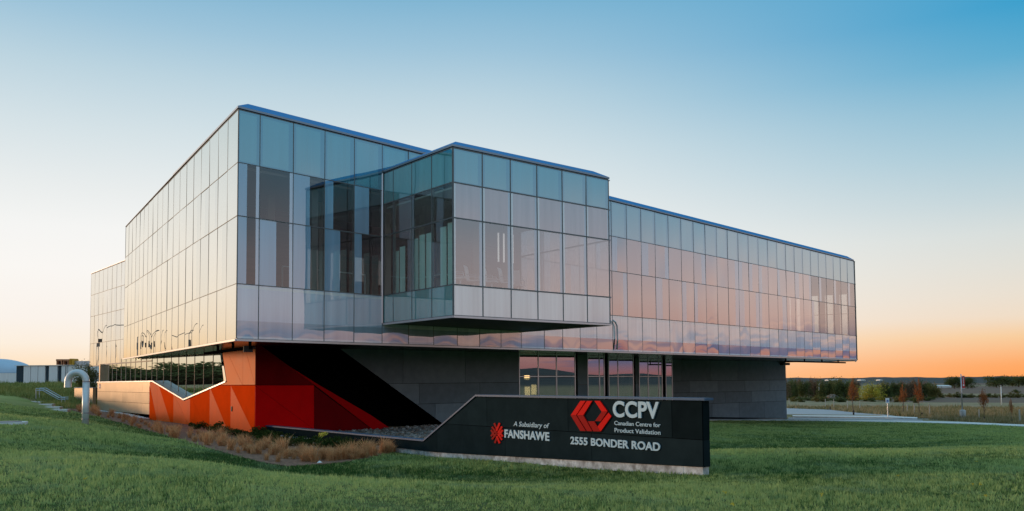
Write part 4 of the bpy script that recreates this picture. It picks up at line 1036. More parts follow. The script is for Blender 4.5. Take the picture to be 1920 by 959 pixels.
# handrail and steps
rl = empty('handrail', tuple(onground(75, 752))); tag(rl, 'grey tubular handrail beside the steps down the bank', 'railing')
Yr = rl.location[1]; RP = lambda x, y, dy=0: tuple(at(x, y, Yr + dy) - np.array(rl.location))
for dy in (0, 1.4):
    for x, y0, y1 in ((67.5, 729, 756), (115.5, 746, 768)): MB().tube([RP(x + dy * 4.6, y0 - dy * .6, dy), RP(x + dy * 4.6, y1, dy)], .03, 8).build('post', M['steel'], rl)
    o = dy * 4.6
    for dd in (0, 3.5): MB().tube([RP(67.5 + o, 729 + dd - dy * .6, dy), RP(80 + o, 729 + dd - dy * .6, dy), RP(110 + o, 746 + dd - dy * .6, dy), RP(122 + o, 746 + dd - dy * .6, dy)], .026, 8).build('rail', M['steel'], rl)
stp = empty('bank_steps', tuple(onground(85, 757))); tag(stp, 'short flight of pale concrete steps by the handrail', 'steps')
for i in range(4):
    c = onground(70 + i * 14, 754.5 + i * 5.2); MB().box(c - np.array(stp.location) + np.array((0, 0, -.02)), (.45, .12, 0), (-.12, .4, 0), (0, 0, .08)).build('step', M['kerb'], stp)
lw0, lw1 = at(142, 760, 64.0), at(177, 762, 62.0)
lw = MB()
zt_ = at(160, 728, 63)[2]
lwo = empty('low_wall', (lw0[0], lw0[1], -2)); tag(lwo, 'champagne clad low wall left of the building beyond the pipe', 'wall')
d = np.array(lw1[:2] - lw0[:2]); n3 = 2
for i in range(n3):
    p, q = lw0[:2] + d * i / n3, lw0[:2] + d * (i + 1) / n3
    wallseg('cladding_panel', p, p + (q - p) * .985, -2.6, zt_, 'tan', th=.25, parent=lwo).location = tuple(-np.array(lwo.location))
wallseg('capping', lw0[:2], lw1[:2], zt_ + .004, zt_ + .06, 'conc', th=.32, parent=lwo).location = tuple(-np.array(lwo.location))
gt0, gt1 = at(176.5, 730, 66)[:2], at(183.5, 730, 66)[:2]
tag(wallseg('dark_gap', gt0, gt1, -2.6, at(180, 727, 66)[2], 'guard', th=.1, parent=None), 'narrow dark sheet standing in for the black gap between the low wall and the building', 'door')  # dark sheet added to stand for a black gap
# pale long building with strip windows
YB = 230.0; kb = YB / FPX
wb = empty('low_white_building', tuple(at(28, 718, YB))); tag(wb, 'long white ribbed building with dark tall windows far left', 'building')
def wbx(name, x0, x1, y0, y1, m, dy0=0, dy1=10, par=wb):
    a, b = at(x0, y1, YB), at(x1, y0, YB); mb = MB().abox(a[0], b[0], YB + dy0, YB + dy1, a[2], b[2])
    o = mb.build(name, M[m], par); o.location = tuple(-np.array(par.location)); return o
bx_ = [28.5, 43.5, 84.5, 91, 107.5, 114.5, 163, 169, 215]
for i in range(0, 8):
    if i % 2 == 0:
        wbx('window', bx_[i], bx_[i + 1], 686.5, 722, 'dwin', .4, 1)
    else:
        n = max(1, int((bx_[i + 1] - bx_[i]) / 11)); w = (bx_[i + 1] - bx_[i]) / n
        for j in range(n): wbx('wall_panel', bx_[i] + j * w + .12, bx_[i] + (j + 1) * w - .12, 686.5, 724, 'wbuild')
wbx('roof_edge', 28, 216, 684.2, 686.3, 'wbuild', -.3, 10)
wbx('core', 28.6, 214, 687, 722, 'dwin', 1.2, 9.5)
wbx('downpipe', 123.2, 124, 687, 705, 'mull', -.25, -.05)
ru = empty('rooftop_units', tuple(at(98, 684, YB + 4))); tag(ru, 'rooftop machinery coloured as if sunlit orange, on the white building', 'machinery')
def rux(name, x0, x1, y0, y1, m, dy=2): return wbx(name, x0, x1, y0, y1, m, dy, dy + 3, ru)
for x0, x1 in ((97.5, 109), (110.5, 121.5)):
    rux('housing', x0, x1, 673.5, 677, 'rust'); rux('leg', x0 + .5, x0 + 2.2, 677, 684.2, 'rust'); rux('leg', x1 - 2.2, x1 - .5, 677, 684.2, 'rust'); rux('fan', x0 + 3, x1 - 3, 678, 682, 'guard', 3)
for x in (122.8, 125.2, 127.8): rux('yellow_frame', x, x + 1.4, 672.5, 684.2, 'yell')
rux('yellow_frame', 122.8, 129.5, 674, 676, 'yell', 2.2)
tag(wbx('rooftop_plant_room', 138, 166.5, 677.2, 684, 'steel', 3, 8, None) if False else MB().abox(*[at(138, 684, YB + 3)[0], at(167, 684, YB + 3)[0], YB + 3, YB + 8, at(150, 684, YB + 3)[2], at(150, 677.3, YB + 3)[2]]).build('rooftop_plant_room', M['steel']), 'flat grey plant room on the roof of the white building', 'plant room')
# air-supported dome
dc = at(-8, 700, 300); dm = empty('dome_building', (dc[0], dc[1], dc[2] - 4)); tag(dm, 'pale blue domed sports hall behind the white building', 'building')
kd = 300 / FPX; v = []; f = []
nu_, nv_ = 32, 12
for j in range(nv_ + 1):
    ph = math.pi / 2 * j / nv_
    for i in range(nu_): a = 2 * math.pi * i / nu_; v.append((math.cos(a) * math.cos(ph) * 66 * kd, math.sin(a) * math.cos(ph) * 60 * kd, math.sin(ph) * 27 * kd + 4))
for j in range(nv_):
    for i in range(nu_): f.append([j * nu_ + i, j * nu_ + (i + 1) % nu_, (j + 1) * nu_ + (i + 1) % nu_, (j + 1) * nu_ + i])
mesh('membrane', v, f, M['dome'], dm, True)
MB().tube([(0, 0, -2), (0, 0, 3.9)], 66 * kd, 32).build('base_wall', M['wbuild'], dm)
# ------------------------------------------------------------------ lawn: short grass blades, dense near the viewpoint
def grass(name, n, r0, r1, h, w, blades, dens_pow, matl, poly=None, az0=-36, az1=36, avoid=True):
    u = nrng.random(n); r = (r0 ** (2 - dens_pow) + u * (r1 ** (2 - dens_pow) - r0 ** (2 - dens_pow))) ** (1 / (2 - dens_pow))
    a = np.radians(nrng.uniform(az0, az1, n)); P = np.c_[r * np.sin(a), r * np.cos(a)]
    keep = inside(P, lawn_r) if poly is None else inside(P, poly)
    if avoid:
        keep &= ~inside(P, bed_poly)
        rel = P - PS.p0; s, o = rel @ PS.d, rel @ PS.n
        keep &= ~((s > -.05) & (s < sE) & (o < .10) & (o > -.32))
        keep &= ~inside(P, gp)
        rel = P - PL.p0; keep &= ~((rel @ PL.d > 0) & (rel @ PL.n < 0.1) & (P[:, 1] > 34) & (P[:, 0] < PL.p0[0]))
        rel = P - PR.p0; keep &= ~((rel @ PR.d > -.5) & (rel @ PR.n < 0.1) & (rel @ PR.d < 24))
        rel = P - PW.p0; keep &= ~((rel @ PW.n < .5) & (rel @ PW.d < .5) & (P[:, 1] > 45))
    P = P[keep]; r = r[keep]; n = len(P); Z = ground_z(P[:, 0], P[:, 1])
    patch = .5 + .5 * np.sin(P[:, 0] * .9 + 1.3 * np.sin(P[:, 1] * .5)) * np.sin(P[:, 1] * .7 + P[:, 0] * .3)
    k = blades; m = n * k
    tv = nrng.normal(0, 1, n); sp = np.repeat(np.clip(r / 18, .8, 4), k) * .04
    bx = np.repeat(P[:, 0], k) + nrng.normal(0, 1, m) * sp; by = np.repeat(P[:, 1], k) + nrng.normal(0, 1, m) * sp; bz = np.repeat(Z, k) - .01
    hh = h * np.repeat(.65 + .6 * patch, k) * nrng.uniform(.5, 1.25, m) * np.repeat(np.clip(1 + .35 * tv, .45, 2), k) * np.repeat((.7 + .3 * np.minimum(r / r0, 3)), k); th = np.repeat(nrng.uniform(0, 6.283, n), k) + nrng.normal(0, .9, m); ln = nrng.uniform(.1, .75, m) * hh
    ww = w * np.repeat(np.maximum(1, r / r0), k) * nrng.uniform(.7, 1.3, m)
    dx, dy = np.cos(th), np.sin(th)
    V = np.empty((m, 3, 3), np.float32)
    V[:, 0] = np.c_[bx - dy * ww, by + dx * ww, bz]; V[:, 1] = np.c_[bx + dy * ww, by - dx * ww, bz]; V[:, 2] = np.c_[bx + dx * ln, by + dy * ln, bz + hh]
    o = bigmesh(name, V.reshape(-1, 3), np.arange(m * 3).reshape(-1, 3), matl)
    if poly is None:
        dv = np.repeat(relief_shade(P) + .20 * tv + .16 * nrng.standard_t(3, n).clip(-3, 3) * .6, k * 3).astype(np.float32); a_ = o.data.attributes.new('dry', 'FLOAT', 'POINT'); a_.data.foreach_set('value', dv)  # dry: painted relief shading plus random tone per tuft
    return o
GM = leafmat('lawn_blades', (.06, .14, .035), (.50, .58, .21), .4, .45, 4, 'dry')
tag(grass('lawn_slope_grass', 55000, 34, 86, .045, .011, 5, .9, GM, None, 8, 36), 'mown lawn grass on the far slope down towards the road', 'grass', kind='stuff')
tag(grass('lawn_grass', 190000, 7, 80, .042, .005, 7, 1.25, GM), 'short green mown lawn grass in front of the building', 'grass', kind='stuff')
RM = leafmat('rough_blades', (.15, .15, .05), (.50, .37, .22), .25, .35)
rough_l = np.array([tuple(onground(x, y)[:2]) for x, y in ((-40, 740), (30, 744), (70, 754), (128, 768))] + [tuple(at(185, 735, 64)[:2]), tuple(at(150, 720, 110)[:2]), tuple(at(-60, 720, 110)[:2])])
RG = leafmat('rough_green_blades', (.15, .20, .05), (.42, .42, .16), .2, .3)
tag(grass('rough_grass_bank', 26000, 40, 112, .22, .02, 5, .6, RG, rough_l, -36, -22, False), 'long rough green grass on the bank left of the building', 'grass', kind='stuff')
rough_r = np.array([tuple(onground(x, y)[:2]) for x, y in ((1476, 766), (1560, 769), (1640, 777), (1700, 783.5), (1770, 789), (1930, 797.5), (1930, 756), (1700, 754), (1476, 750))])
tag(grass('rough_meadow_grass', 30000, 78, 190, .35, .05, 5, 1.0, RM, rough_r, 17, 33, False), 'dry tan and green meadow grass beyond the road', 'grass', kind='stuff')
# ornamental grasses
def clumpmesh(seed, n=150, h=.75):
    g = np.random.default_rng(seed); a = g.uniform(0, 6.283, n); hh = h * g.uniform(.55, 1.15, n); lean = g.uniform(.1, .75, n) ** 1.1 * hh; w = .006
    b = np.c_[g.normal(0, .06, n), g.normal(0, .06, n), np.zeros(n)]; d = np.c_[np.cos(a), np.sin(a), np.zeros(n)]; p = np.c_[-np.sin(a), np.cos(a), np.zeros(n)]
    mid = b + d * (lean * .35)[:, None] + np.c_[0 * a, 0 * a, hh * .62]; tip = b + d * lean[:, None] + np.c_[0 * a, 0 * a, hh * g.uniform(.75, 1.05, n)]
    V = np.stack([b - p * w, b + p * w, mid + p * w * .9, mid - p * w * .9, tip], 1).reshape(-1, 3); F = []
    me = bpy.data.meshes.new('ornamental_grass')
    for i in range(n): F += [[5 * i, 5 * i + 1, 5 * i + 2, 5 * i + 3], [5 * i + 3, 5 * i + 2, 5 * i + 4]]
    me.from_pydata(V.tolist(), [], F); return me
OG = leafmat('dry_grass', (.46, .22, .10), (.95, .60, .32), 2.5, .4)
CM = [clumpmesh(i) for i in range(5)]
for c in CM: c.materials.append(OG)
def bedpt(t, w):
    """t along the bed, w across it (0 = lawn edge, 1 = wall foot)"""
    lo = [np.interp(t, np.linspace(0, 1, len(bed_lo)), bed_lo[:, k]) for k in (0, 1)]
    hi_ = [np.interp(t, np.linspace(0, 1, len(hp)), hp[:, k]) for k in (0, 1)]
    return np.array(lo) * (1 - w) + np.array(hi_) * w
BH = [(183, 770), (230, 779), (281, 789), (350, 797), (420, 805), (476, 813), (500, 818), (560, 828), (620, 836), (680, 842), (720, 846), (742, 848)]
hp = np.array([onground(*p)[:2] for p in BH])
for i in range(180):
    t = (i + rng.random()) / 180; w = rng.uniform(.04, .55) if t < .5 else rng.uniform(.03, .38) if t < .93 else rng.uniform(.15, .6)
    p = bedpt(t, w); o = link('ornamental_grass', CM[i % 5]); sc = rng.choice([.32, .4, .46, .54, .68]) * rng.uniform(.85, 1.15)
    o.location = (p[0], p[1], gz(*p) + .02); o.rotation_euler = (rng.gauss(0, .16), rng.gauss(0, .16), rng.uniform(0, 6.28)); o.scale = (sc * 1.25, sc * 1.25, sc * rng.uniform(.7, 1.1))
    tag(o, 'dry tan ornamental grass clump in the mulch bed along the red wall', 'grass clump', 'tan ornamental grasses in the bed')
# ------------------------------------------------------------------ leafy plants
def leafcloud(seed, n, size, clumps, rad, zc=0.0, squash=1.0, cone=0.0, spread=.34):
    """leaf-sized quads gathered in clumps through an ellipsoid"""
    g = np.random.default_rng(seed); c = g.normal(size=(clumps, 3)); c /= np.linalg.norm(c, axis=1)[:, None]; c *= (g.random((clumps, 1)) ** .45)
    cr = g.uniform(.6, 1.3, clumps) * spread
    idx = g.integers(0, clumps, n); q = g.normal(size=(n, 3)); q /= np.linalg.norm(q, axis=1)[:, None]; q *= (g.random((n, 1)) ** .5)
    p = c[idx] * (1 - spread * .7) + q * cr[idx][:, None]
    if cone: f = 1 - cone * (p[:, 2] + 1) / 2; p[:, 0] *= f; p[:, 1] *= f
    p = p * np.array((rad[0], rad[1], rad[2])) + np.array((0, 0, zc))
    a = g.normal(size=(n, 3)); a /= np.linalg.norm(a, axis=1)[:, None]; b = np.cross(a, g.normal(size=(n, 3))); b /= np.linalg.norm(b, axis=1)[:, None]
    s = size * g.uniform(.6, 1.4, (n, 1))
    V = np.stack([p - a * s, p + b * s * .6, p + a * s, p - b * s * .6], 1).reshape(-1, 3)
    return V, np.arange(4 * n).reshape(-1, 4)
def meshdata(name, V, F, k, m):
    o = bigmesh(name, V, F, m, k=k); me = o.data; bpy.data.objects.remove(o); return me
def trunkdata(h, r, limbs, seed, crown_r):
    g = random.Random(seed); mb = MB(); mb.tube([(0, 0, -.3), (g.uniform(-.03, .03) * h, 0, h * .5), (g.uniform(-.04, .04) * h, g.uniform(-.03, .03) * h, h)], [r, r * .75, r * .25], 7)
    for i in range(limbs):
        a = g.uniform(0, 6.28); z = h * g.uniform(.35, .8); l = crown_r * g.uniform(.5, .9)
        mb.tube([(0, 0, z), (math.cos(a) * l * .5, math.sin(a) * l * .5, z + l * .35), (math.cos(a) * l, math.sin(a) * l, z + l * .8)], [r * .45, r * .28, r * .1], 5)
    me = bpy.data.meshes.new('trunk'); me.from_pydata([tuple(map(float, v)) for v in mb.v], [], mb.f); me.materials.append(M['bark']); return me
LM = dict(lime=leafmat('spring_foliage', (.12, .15, .03), (.34, .34, .09), 2.5), dkgreen=leafmat('dark_foliage', (.05, .07, .025), (.16, .18, .07), 2.5), brown=leafmat('bare_brown_foliage', (.12, .08, .055), (.30, .20, .12), 2.5), olive=leafmat('olive_foliage', (.10, .10, .03), (.28, .22, .075), 2.5),
 yellow=leafmat('yellow_green_foliage', (.24, .24, .03), (.60, .52, .10), 2.5), rust=leafmat('rust_foliage', (.24, .07, .025), (.50, .19, .07), 2.5), bush=leafmat('bush_foliage', (.07, .10, .03), (.22, .22, .09), 2.5), shrub=leafmat('low_shrub_foliage', (.025, .05, .015), (.075, .11, .03), 3))
TREES = {}
def treekind(key, n, size, clumps, mats, variants=3, cone=0.0, zr=.5, trunk=.25, spread=.34, limbs=5):
    TREES[key] = []
    for v in range(variants):      # unit tree: height 1, crown half-width .5
        V, F = leafcloud(hash_(key) + v, n, size, clumps, (.6, .6, (1 - trunk) * .72), trunk + (1 - trunk) * .40, cone=cone, spread=spread); V = V[(V[:, 2].reshape(-1, 4).min(1) > trunk * .8).repeat(4)]; F = np.arange(len(V)).reshape(-1, 4)
        TREES[key].append((meshdata('crown', V, F, 4, LM[mats[v % len(mats)]]), trunkdata(.85, .03, limbs, v, .45)))
def hash_(s): return sum(ord(c) * (i + 1) for i, c in enumerate(s))
treekind('wood', 3400, .03, 48, ['dkgreen', 'brown', 'olive', 'dkgreen', 'lime'], 5, trunk=.05)
treekind('yellow', 3600, .024, 50, ['yellow'], 1, trunk=.1)
treekind('rust', 1300, .02, 40, ['rust'], 3, cone=.55, trunk=.42, spread=.3)
treekind('bush', 4500, .022, 50, ['bush'], 2, trunk=.03)
treekind('mass', 6000, .04, 70, ['bush'], 2, trunk=0.0)
treekind('hedge', 1000, .05, 18, ['dkgreen', 'olive'], 2, trunk=0.0, limbs=2)
def tree(name, kind, px, ytop, ybase, wpx, label, group=None, var=None, base=None, cat='tree'):
    b = onground(px, ybase) if base is None else np.array(base); k = b[1] / FPX; H = (ybase - ytop) * k; Wd = wpx * k
    cr, tr = TREES[kind][(var if var is not None else rng.randrange(9)) % len(TREES[kind])]
    t = empty(name, (b[0], b[1], b[2] - .05)); t.rotation_euler = (0, 0, rng.uniform(0, 6.28)); t.scale = (Wd, Wd, H)
    for nm, me in (('crown', cr), ('trunk', tr)): link(nm, me).parent = t
    return tag(t, label, cat, group)
ORD = 'first second third fourth fifth sixth seventh eighth ninth tenth eleventh twelfth thirteenth fourteenth fifteenth sixteenth seventeenth eighteenth nineteenth twentieth'.split()
wl = lambda i: ORD[i] + ' tall tree from the building in the dark wood along the field edge'
wl2 = lambda i: ORD[i] + ' tall tree from the broad yellow-green tree, in the wood to its right'
for i, x in enumerate(np.linspace(1470, 1604, 14)):
    tree('wood_tree', 'wood', x + rng.uniform(-3, 3), 709 + rng.uniform(-1, 4), 749 + rng.uniform(-2, 2), rng.uniform(22, 32), wl(i), 'wood along the field edge')
for i, x in enumerate(np.linspace(1656, 1752, 11)):
    tree('wood_tree', 'wood', x + rng.uniform(-3, 3), 714 + rng.uniform(-2, 5), 748 + rng.uniform(-2, 2), rng.uniform(20, 30), wl2(i), 'wood along the field edge')
tree('broad_tree', 'yellow', 1636, 717, 753, 58, 'broad yellow-green leafy tree in front of the dark wood')
for x, yt, yb, w, l in ((1790, 704, 729, 34, 'round dark tree just left of the red banner pole in the fields'), (1815, 706, 729, 36, 'round dark tree just right of the red banner pole in the fields'), (1868, 703, 727, 44, 'wide dark tree beyond the right-hand white lamp post'), (1910, 703, 726, 48, 'wide dark tree at the right edge of the view')):
    tree('field_tree', 'wood', x, yt, yb, w, l, var=0)
for i in range(13):
    x = 1752 + i * 14.2; tree('hedge_shrub', 'hedge', x, 737 + rng.uniform(-2, 2), 746 + rng.uniform(-.6, .6), rng.uniform(15, 22), ORD[i] + ' shrub from the left in the hedge row across the bare fields', 'hedge row shrubs', cat='shrub')
for i in range(19):
    tree('edge_shrub', 'hedge', 1474 + i * 14.8 + rng.uniform(-3, 3), rng.uniform(740, 745), 752.5 + rng.uniform(-1.5, 2.5), rng.uniform(17, 27), ORD[i] + ' low shrub from the left at the foot of the wood', 'scrub at the foot of the wood', cat='shrub')
tree('small_conifer', 'hedge', 1716, 741, 756, 14, 'small dark green bush beside the rust-leaved trees', var=0, cat='shrub')
tree('field_bush', 'hedge', 1906, 729, 737, 16, 'rounded dark bush alone in the upper field', var=0, cat='shrub')
for x, yt, yb, w, l in ((1600, 711, 776, 27, 'young rust-leaved tree nearest the building, in the verge'), (1694, 722, 776, 25, 'young rust-leaved tree behind the disabled parking sign'), (1724, 711, 781, 27, 'tallest young rust-leaved tree between parking sign and banner pole'), (1846, 730, 789, 28, 'young rust-leaved tree right of the banner pole'), (1897, 745, 793, 9, 'thin almost bare young tree at the far right verge')):
    tree('young_tree', 'rust', x, yt, yb, w, l)
tree('bank_bush', 'bush', 160, 687, 745, 50, 'scruffy green bush behind the vent pipe', base=at(160, 738, 74), cat='bush')
for i, (az_, r_, h_) in enumerate(((-34.8, 118, 1.5), (-37, 112, 2.3), (-39.5, 108, 1.7), (-42, 110, 2.8), (-44.5, 104, 1.9), (-47, 108, 2.6))):
    x, y = r_ * math.sin(R(az_)), r_ * math.cos(R(az_)); t = tree('roadside_tree', 'mass', 0, 0, 1, 1, ORD[i] + ' bushy roadside tree mirrored in the notched lower windows', 'trees mirrored in the lower windows', base=(x, y, gz(x, y)), var=i)
    t.scale = (12, 12, h_)
# low green shrubs and yellow flowers in the bed
SV = [meshdata('shrub', *leafcloud(50 + v, 700, .045, 18, (.6, .6, .28), .2), 4, LM['shrub']) for v in range(2)]
for i, (px, py) in enumerate(sorted(((484, 819), (505, 824), (522, 829), (498, 834), (548, 832), (562, 838), (588, 838), (612, 842), (628, 840), (645, 843), (660, 845), (530, 838), (458, 822), (440, 818), (412, 812), (372, 806)))):
    p = onground(px, py); o = link('low_shrub', SV[i % 2]); o.location = tuple(p); o.rotation_euler = (0, 0, i); o.scale = (1, 1, rng.uniform(.8, 1.3))
    tag(o, ORD[i] + ' low dark green shrub from the vent pipe in the bed', 'shrub', 'low green shrubs in the bed')
p = onground(603, 838); V, F = leafcloud(99, 120, .035, 9, (.45, .4, .16), .48); o = bigmesh('flowers', V, F, mat('yellow_petals', (.62, .52, .05), .6), k=4); o.location = tuple(p)
tag(o, 'yellow-green flowers on the shrubs beside the low wall', 'flowers', kind='stuff')
p = onground(599, 869.5); tag(rocks('white_rock', [tuple(p)], .13, M['kerb']), 'small white rock at the lawn edge of the bed', 'rock')
for i, (x, y) in enumerate(sorted(((1645, 832), (1742, 838), (1756, 838), (1766, 837), (1683, 899), (1830, 871), (1824, 915), (1840, 914), (1540, 936), (1360, 932), (1848, 938), (1372, 955), (160, 905)))):
    q = onground(x, y); V, F = leafcloud(200 + i, 26, .012, 4, (.05, .05, .03), .07); o = bigmesh('dandelion', V, F, bpy.data.materials.get('yellow_petals'), k=4); o.location = tuple(q)
    tag(o, ORD[i] + ' tiny yellow dandelion from the left in the lawn', 'flower', 'dandelions in the lawn')
# ------------------------------------------------------------------ right: posts, signs, poles
for i, (x, y0, y1) in enumerate(((1480, 748, 766), (1548, 749, 768), (1563.5, 749, 768.5), (1589.5, 753, 771), (1612.5, 753.5, 772), (1701, 759, 778), (1714.5, 757, 779), (1743, 758, 781), (1836, 769, 787), (1912.5, 769, 794))):
    b = onground(x, y1); k = b[1] / FPX; o = empty('fence_post', tuple(b)); h = (y1 - y0) * k
    MB().tube([(0, 0, -.3), (rng.uniform(-.03, .03), 0, h)], [.07, .065], 8).build('post', M['wood'], o); MB().tube([(0, 0, h), (0, 0, h + .04)], [.075, .03], 8).build('post_cap', M['wood'], o)
    tag(o, ORD[i] + ' pale fence post from the building in the meadow beyond the road', 'post', 'fence posts beyond the road')
for i, (x, y0, y1) in enumerate(((1556.5, 763, 769), (1600.5, 770, 778), (1693, 770, 778), (1728.5, 774, 783), (1845.5, 783, 790), (1897.5, 787, 794))):
    b = onground(x, y1); k = b[1] / FPX; o = empty('tree_guard', tuple(b)); h = (y1 - y0) * k
    MB().tube([(0, 0, -.1), (0, 0, h)], .10, 10).build('sleeve', M['guard'], o); MB().tube([(0, 0, h * .55), (0, 0, h * .62)], .11, 10).build('band', M['mull'], o)
    tag(o, ORD[i] + ' short black trunk guard from the building on the verge', 'tree guard', 'black tree guards on the verge')
def lamp(x, y0, y1, label, arm):
    b = onground(x, y1); k = b[1] / FPX; h = (y1 - y0) * k; o = empty('lamp_post', tuple(b)); tag(o, label, 'lamp post')
    MB().tube([(0, 0, -.3), (0, 0, h * .9)], [.8 * k * 1.1, .7 * k], 10).build('column', M['white'], o, True)
    MB().tube([(0, 0, h * .88), (arm * 1.2 * k, 0, h * .96), (arm * 3.2 * k, 0, h)], [.6 * k, .5 * k, .45 * k], 8).build('arm', M['white'], o, True)
    MB().box((arm * 3.8 * k, 0, h), (1.6 * k, 0, 0), (0, .7 * k, 0), (0, 0, .45 * k)).build('lamp_head', M['mullf'], o)
lamp(1536, 718.5, 750, 'short white lamp post in front of the wood', 1); lamp(1878, 723, 759, 'white lamp post at the right edge of the meadow', -.2)
b = onground(1805.5, 787); k = b[1] / FPX; bp = empty('banner_pole', tuple(b)); tag(bp, 'lamp pole with red banner on a thick concrete base', 'pole')
MB().tube([(0, 0, -.3), (0, 0, 17.2 * k)], 5.4 * k, 20).build('concrete_base', M['conc'], bp, True); MB().tube([(0, 0, 17.2 * k), (0, 0, 18 * k)], [4.2 * k, 3.6 * k], 16).build('base_plate', M['steel'], bp)
MB().tube([(-.6 * k, 0, 18 * k), (-.9 * k, 0, 85 * k)], [1.1 * k, .8 * k], 10).build('column', M['steel'], bp, True)
zb_ = 59 * k; bn = MB().box((3.2 * k, 0, zb_ + 10.5 * k), (2.6 * k, 0, 0), (0, .02, 0), (0, 0, 11.5 * k)).build('banner', M['banner'], bp)
for dz in (-1.0, 22.0): MB().bar((-.5 * k, 0, zb_ + dz * k), (6 * k, 0, zb_ + dz * k), .05).build('banner_arm', M['steel'], bp)
MB().box((3.2 * k, -.03, zb_ + 5.2 * k), (1.3 * k, 0, 0), (0, .008, 0), (0, 0, 1.8 * k)).build('banner_mark', M['white'], bn)
for j in range(6): MB().box((3.2 * k, -.03, zb_ + (9.2 + 1.9 * j) * k), (.9 * k, 0, 0), (0, .008, 0), (0, 0, .55 * k)).build('banner_letter', M['white'], bn)
b = onground(1665, 785); k = b[1] / FPX; ds = empty('parking_sign', tuple(b)); tag(ds, 'small white disabled parking sign with blue symbol on a thin post', 'sign')
MB().tube([(.3 * k, .03, -.2), (0, .03, 37.5 * k)], .04, 8).build('post', M['steel'], ds)
MB().box((0, 0, 33.2 * k), (3.5 * k, 0, 0), (0, .01, 0), (0, 0, 4.8 * k)).build('plate', M['white'], ds)
MB().box((0, -.016, 32.6 * k), (1.7 * k, 0, 0), (0, .004, 0), (0, 0, 1.9 * k)).build('blue_panel', M['bluesign'], ds)
MB().tube([(-.3 * k, -.022, 32.0 * k), (.4 * k, -.022, 31.6 * k), (.9 * k, -.022, 32.2 * k)], .015, 6).build('symbol', M['white'], ds); MB().tube([(-.2 * k, -.022, 33.6 * k), (-.2 * k, -.022, 32.2 * k), (.5 * k, -.022, 32.2 * k)], .02, 6).build('symbol', M['white'], ds)
b = onground(1693.5, 769); k = b[1] / FPX; hy = empty('fire_hydrant', tuple(b)); tag(hy, 'small red fire hydrant in the grass behind the parking sign', 'hydrant')
MB().tube([(0, 0, -.1), (0, 0, .55), (0, 0, .68), (0, 0, .75)], [.14, .13, .1, .02], 10).build('barrel', M['banner'], hy, True); MB().tube([(-.22, 0, .45), (.22, 0, .45)], .07, 8).build('outlet', M['banner'], hy)
# brush heap and far white sheds
pts = []
c = onground(1562, 750)
for i in range(260):
    u_ = nrng.normal(0, 1, 2); k = c[1] / FPX; hz = max(0, 1 - (u_ @ u_) / 4.5) * 9 * k
    pts.append((c[0] + u_[0] * 8 * k, c[1] + u_[1] * 3, c[2] + hz * nrng.random()))
tag(rocks('rubble_heap', pts, .55, M['stone']), 'pale heap of rubble and brush below the wood', 'heap', kind='stuff')
for i, (x0, x1, y0, y1, Y, l) in enumerate(((1553, 1574, 711.8, 714.4, 900, 'low white shed far away left of the rust tree'), (1614, 1623, 712, 714.2, 900, 'small white shed far away above the yellow-green tree'), (1650, 1655, 711.8, 714, 900, 'tiny white shed far away right of the yellow-green tree'), (1742, 1784, 722.5, 727.5, 620, 'long pale farm shed low in the fields'))):
    y1 = y0 + (y1 - y0) * .75; a, b = at(x0, y1, Y), at(x1, y0, Y); o = empty('far_shed', ((a[0] + b[0]) / 2, Y, a[2])); w_, h_ = (b[0] - a[0]) / 2, b[2] - a[2]
    MB().abox(-w_, w_, 0, 10, -.3, h_ * .6).build('wall', M['wbuild'], o); MB().prism([(-w_, -.4, h_ * .6), (-w_, 5, h_), (-w_, 10.4, h_ * .6)], [(w_, -.4, h_ * .6), (w_, 5, h_), (w_, 10.4, h_ * .6)]).build('roof', M['white'], o); tag(o, l, 'shed')

# ------------------------------------------------------------------ the few lit lamps the photograph shows
def emit(name, c, e):
    m = bpy.data.materials.new(name); m.use_nodes = True; b = m.node_tree.nodes['Principled BSDF']; b.inputs['Emission Color'].default_value = (*c, 1); b.inputs['Emission Strength'].default_value = e; b.inputs['Base Color'].default_value = (.8, .8, .8, 1); return m
EW, EO = emit('pendant_light', (1, .97, .92), .35), emit('warm_wall_light', (1, .62, .25), 2.5)
for i, (s_, o_) in enumerate(((3.25, 1.2), (3.55, 1.2), (4.05, 1.2))):
    p = B_ + s_ * u2 + o_ * w2; o = empty('pendant_lamp', (p[0], p[1], BX2 - 1.35)); MB().bar((0, 0, 0), (0, 0, 1.25), .07).build('tube', EW, o); MB().bar((0, 0, 1.25), (0, 0, 2.6), .015).build('cable', M['mull'], o)
    tag(o, ORD[i] + ' upright white pendant tube from the corner inside the glass box', 'lamp', 'pendant tubes in the glass box')
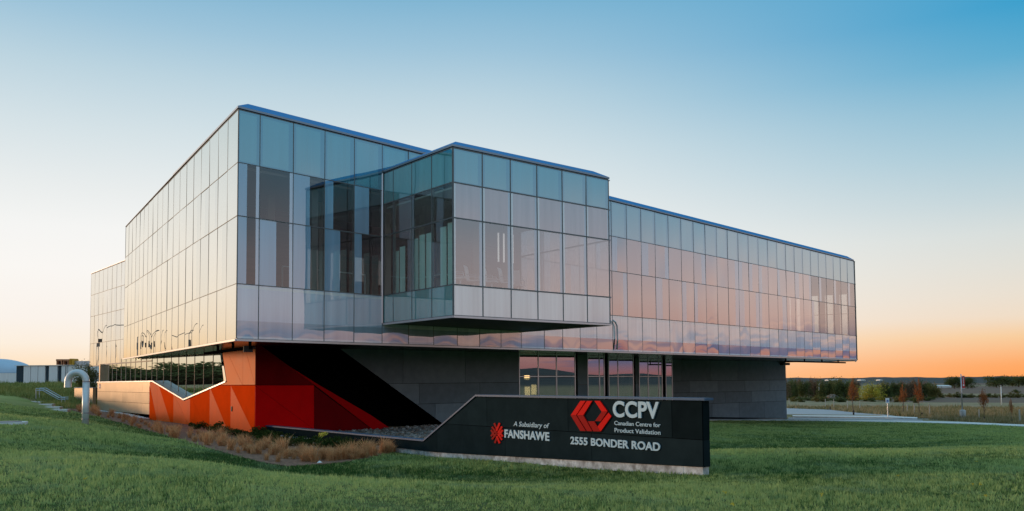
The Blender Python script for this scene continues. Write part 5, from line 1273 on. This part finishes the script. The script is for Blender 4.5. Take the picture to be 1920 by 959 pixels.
for i, (px, py, c, l) in enumerate(((988, 708, 1.75, 'small warm wall light high in the first ground floor window'), (989, 735, 1.72, 'warm lit panel low in the first ground floor window, left'), (1001, 731, 1.78, 'warm lit panel low in the first ground floor window, right'))):
    p = at(px, py, c * U); o = empty('wall_light', tuple(p)); MB().box((0, 0, 0), (.16, 0, 0), (0, .06, 0), (0, 0, .12 + .2 * (i > 0))).build('diffuser', EO, o); MB().box((0, .1, 0), (.2, 0, 0), (0, .03, 0), (0, 0, .16 + .2 * (i > 0))).build('back_plate', M['iwhite'], o)
    tag(o, l, 'lamp')

# street lamps on the side road: out of frame, mirrored in the side glazing
for i, (x, y, h_, l) in enumerate(((-85, 112, 9.2, 'nearest street lamp mirrored low in the side glazing'), (-91, 128, 9.2, 'second street lamp mirrored low in the side glazing'), (-101, 132, 9.4, 'third street lamp mirrored low in the side glazing'), (-108, 146, 10.5, 'farthest street lamp mirrored low in the side glazing'))):
    o = empty('street_lamp', (x, y, gz(x, y))); d_ = np.array((-.6, -.8))
    MB().tube([(0, 0, -.3), (0, 0, h_ - 1.2)], [.10, .07], 8).build('column', M['mull'], o, True)
    q = lambda a, z: (d_[0] * a, d_[1] * a, z)
    MB().tube([q(0, h_ - 1.3), q(.5, h_ - .7), q(1.4, h_ - .2), q(2.4, h_)], [.07, .06, .06, .05], 8).build('arm', M['mull'], o, True)
    MB().bar(q(2.3, h_), q(3.2, h_ + .05), .28, h=.12).build('lamp_head', M['mull'], o)
    MB().bar(q(.12, h_ - 3.4), q(.12, h_ - 2.2), .5, up=(.8, -.6, 0), h=.05).build('banner', M['guard'], o)
    tag(o, l, 'street lamp', 'street lamps mirrored in the side glazing')
c = onground(12, 794.5); mh = empty('drain_cover', tuple(c)); tag(mh, 'pale concrete drain cover sunk in the lawn at the left edge', 'drain cover')
MB().tube([(0, 0, -.2), (0, 0, .05)], .62, 20).build('surround', M['kerb'], mh); MB().tube([(0, 0, .05), (0, 0, .07)], .45, 20).build('lid', M['mull'], mh)
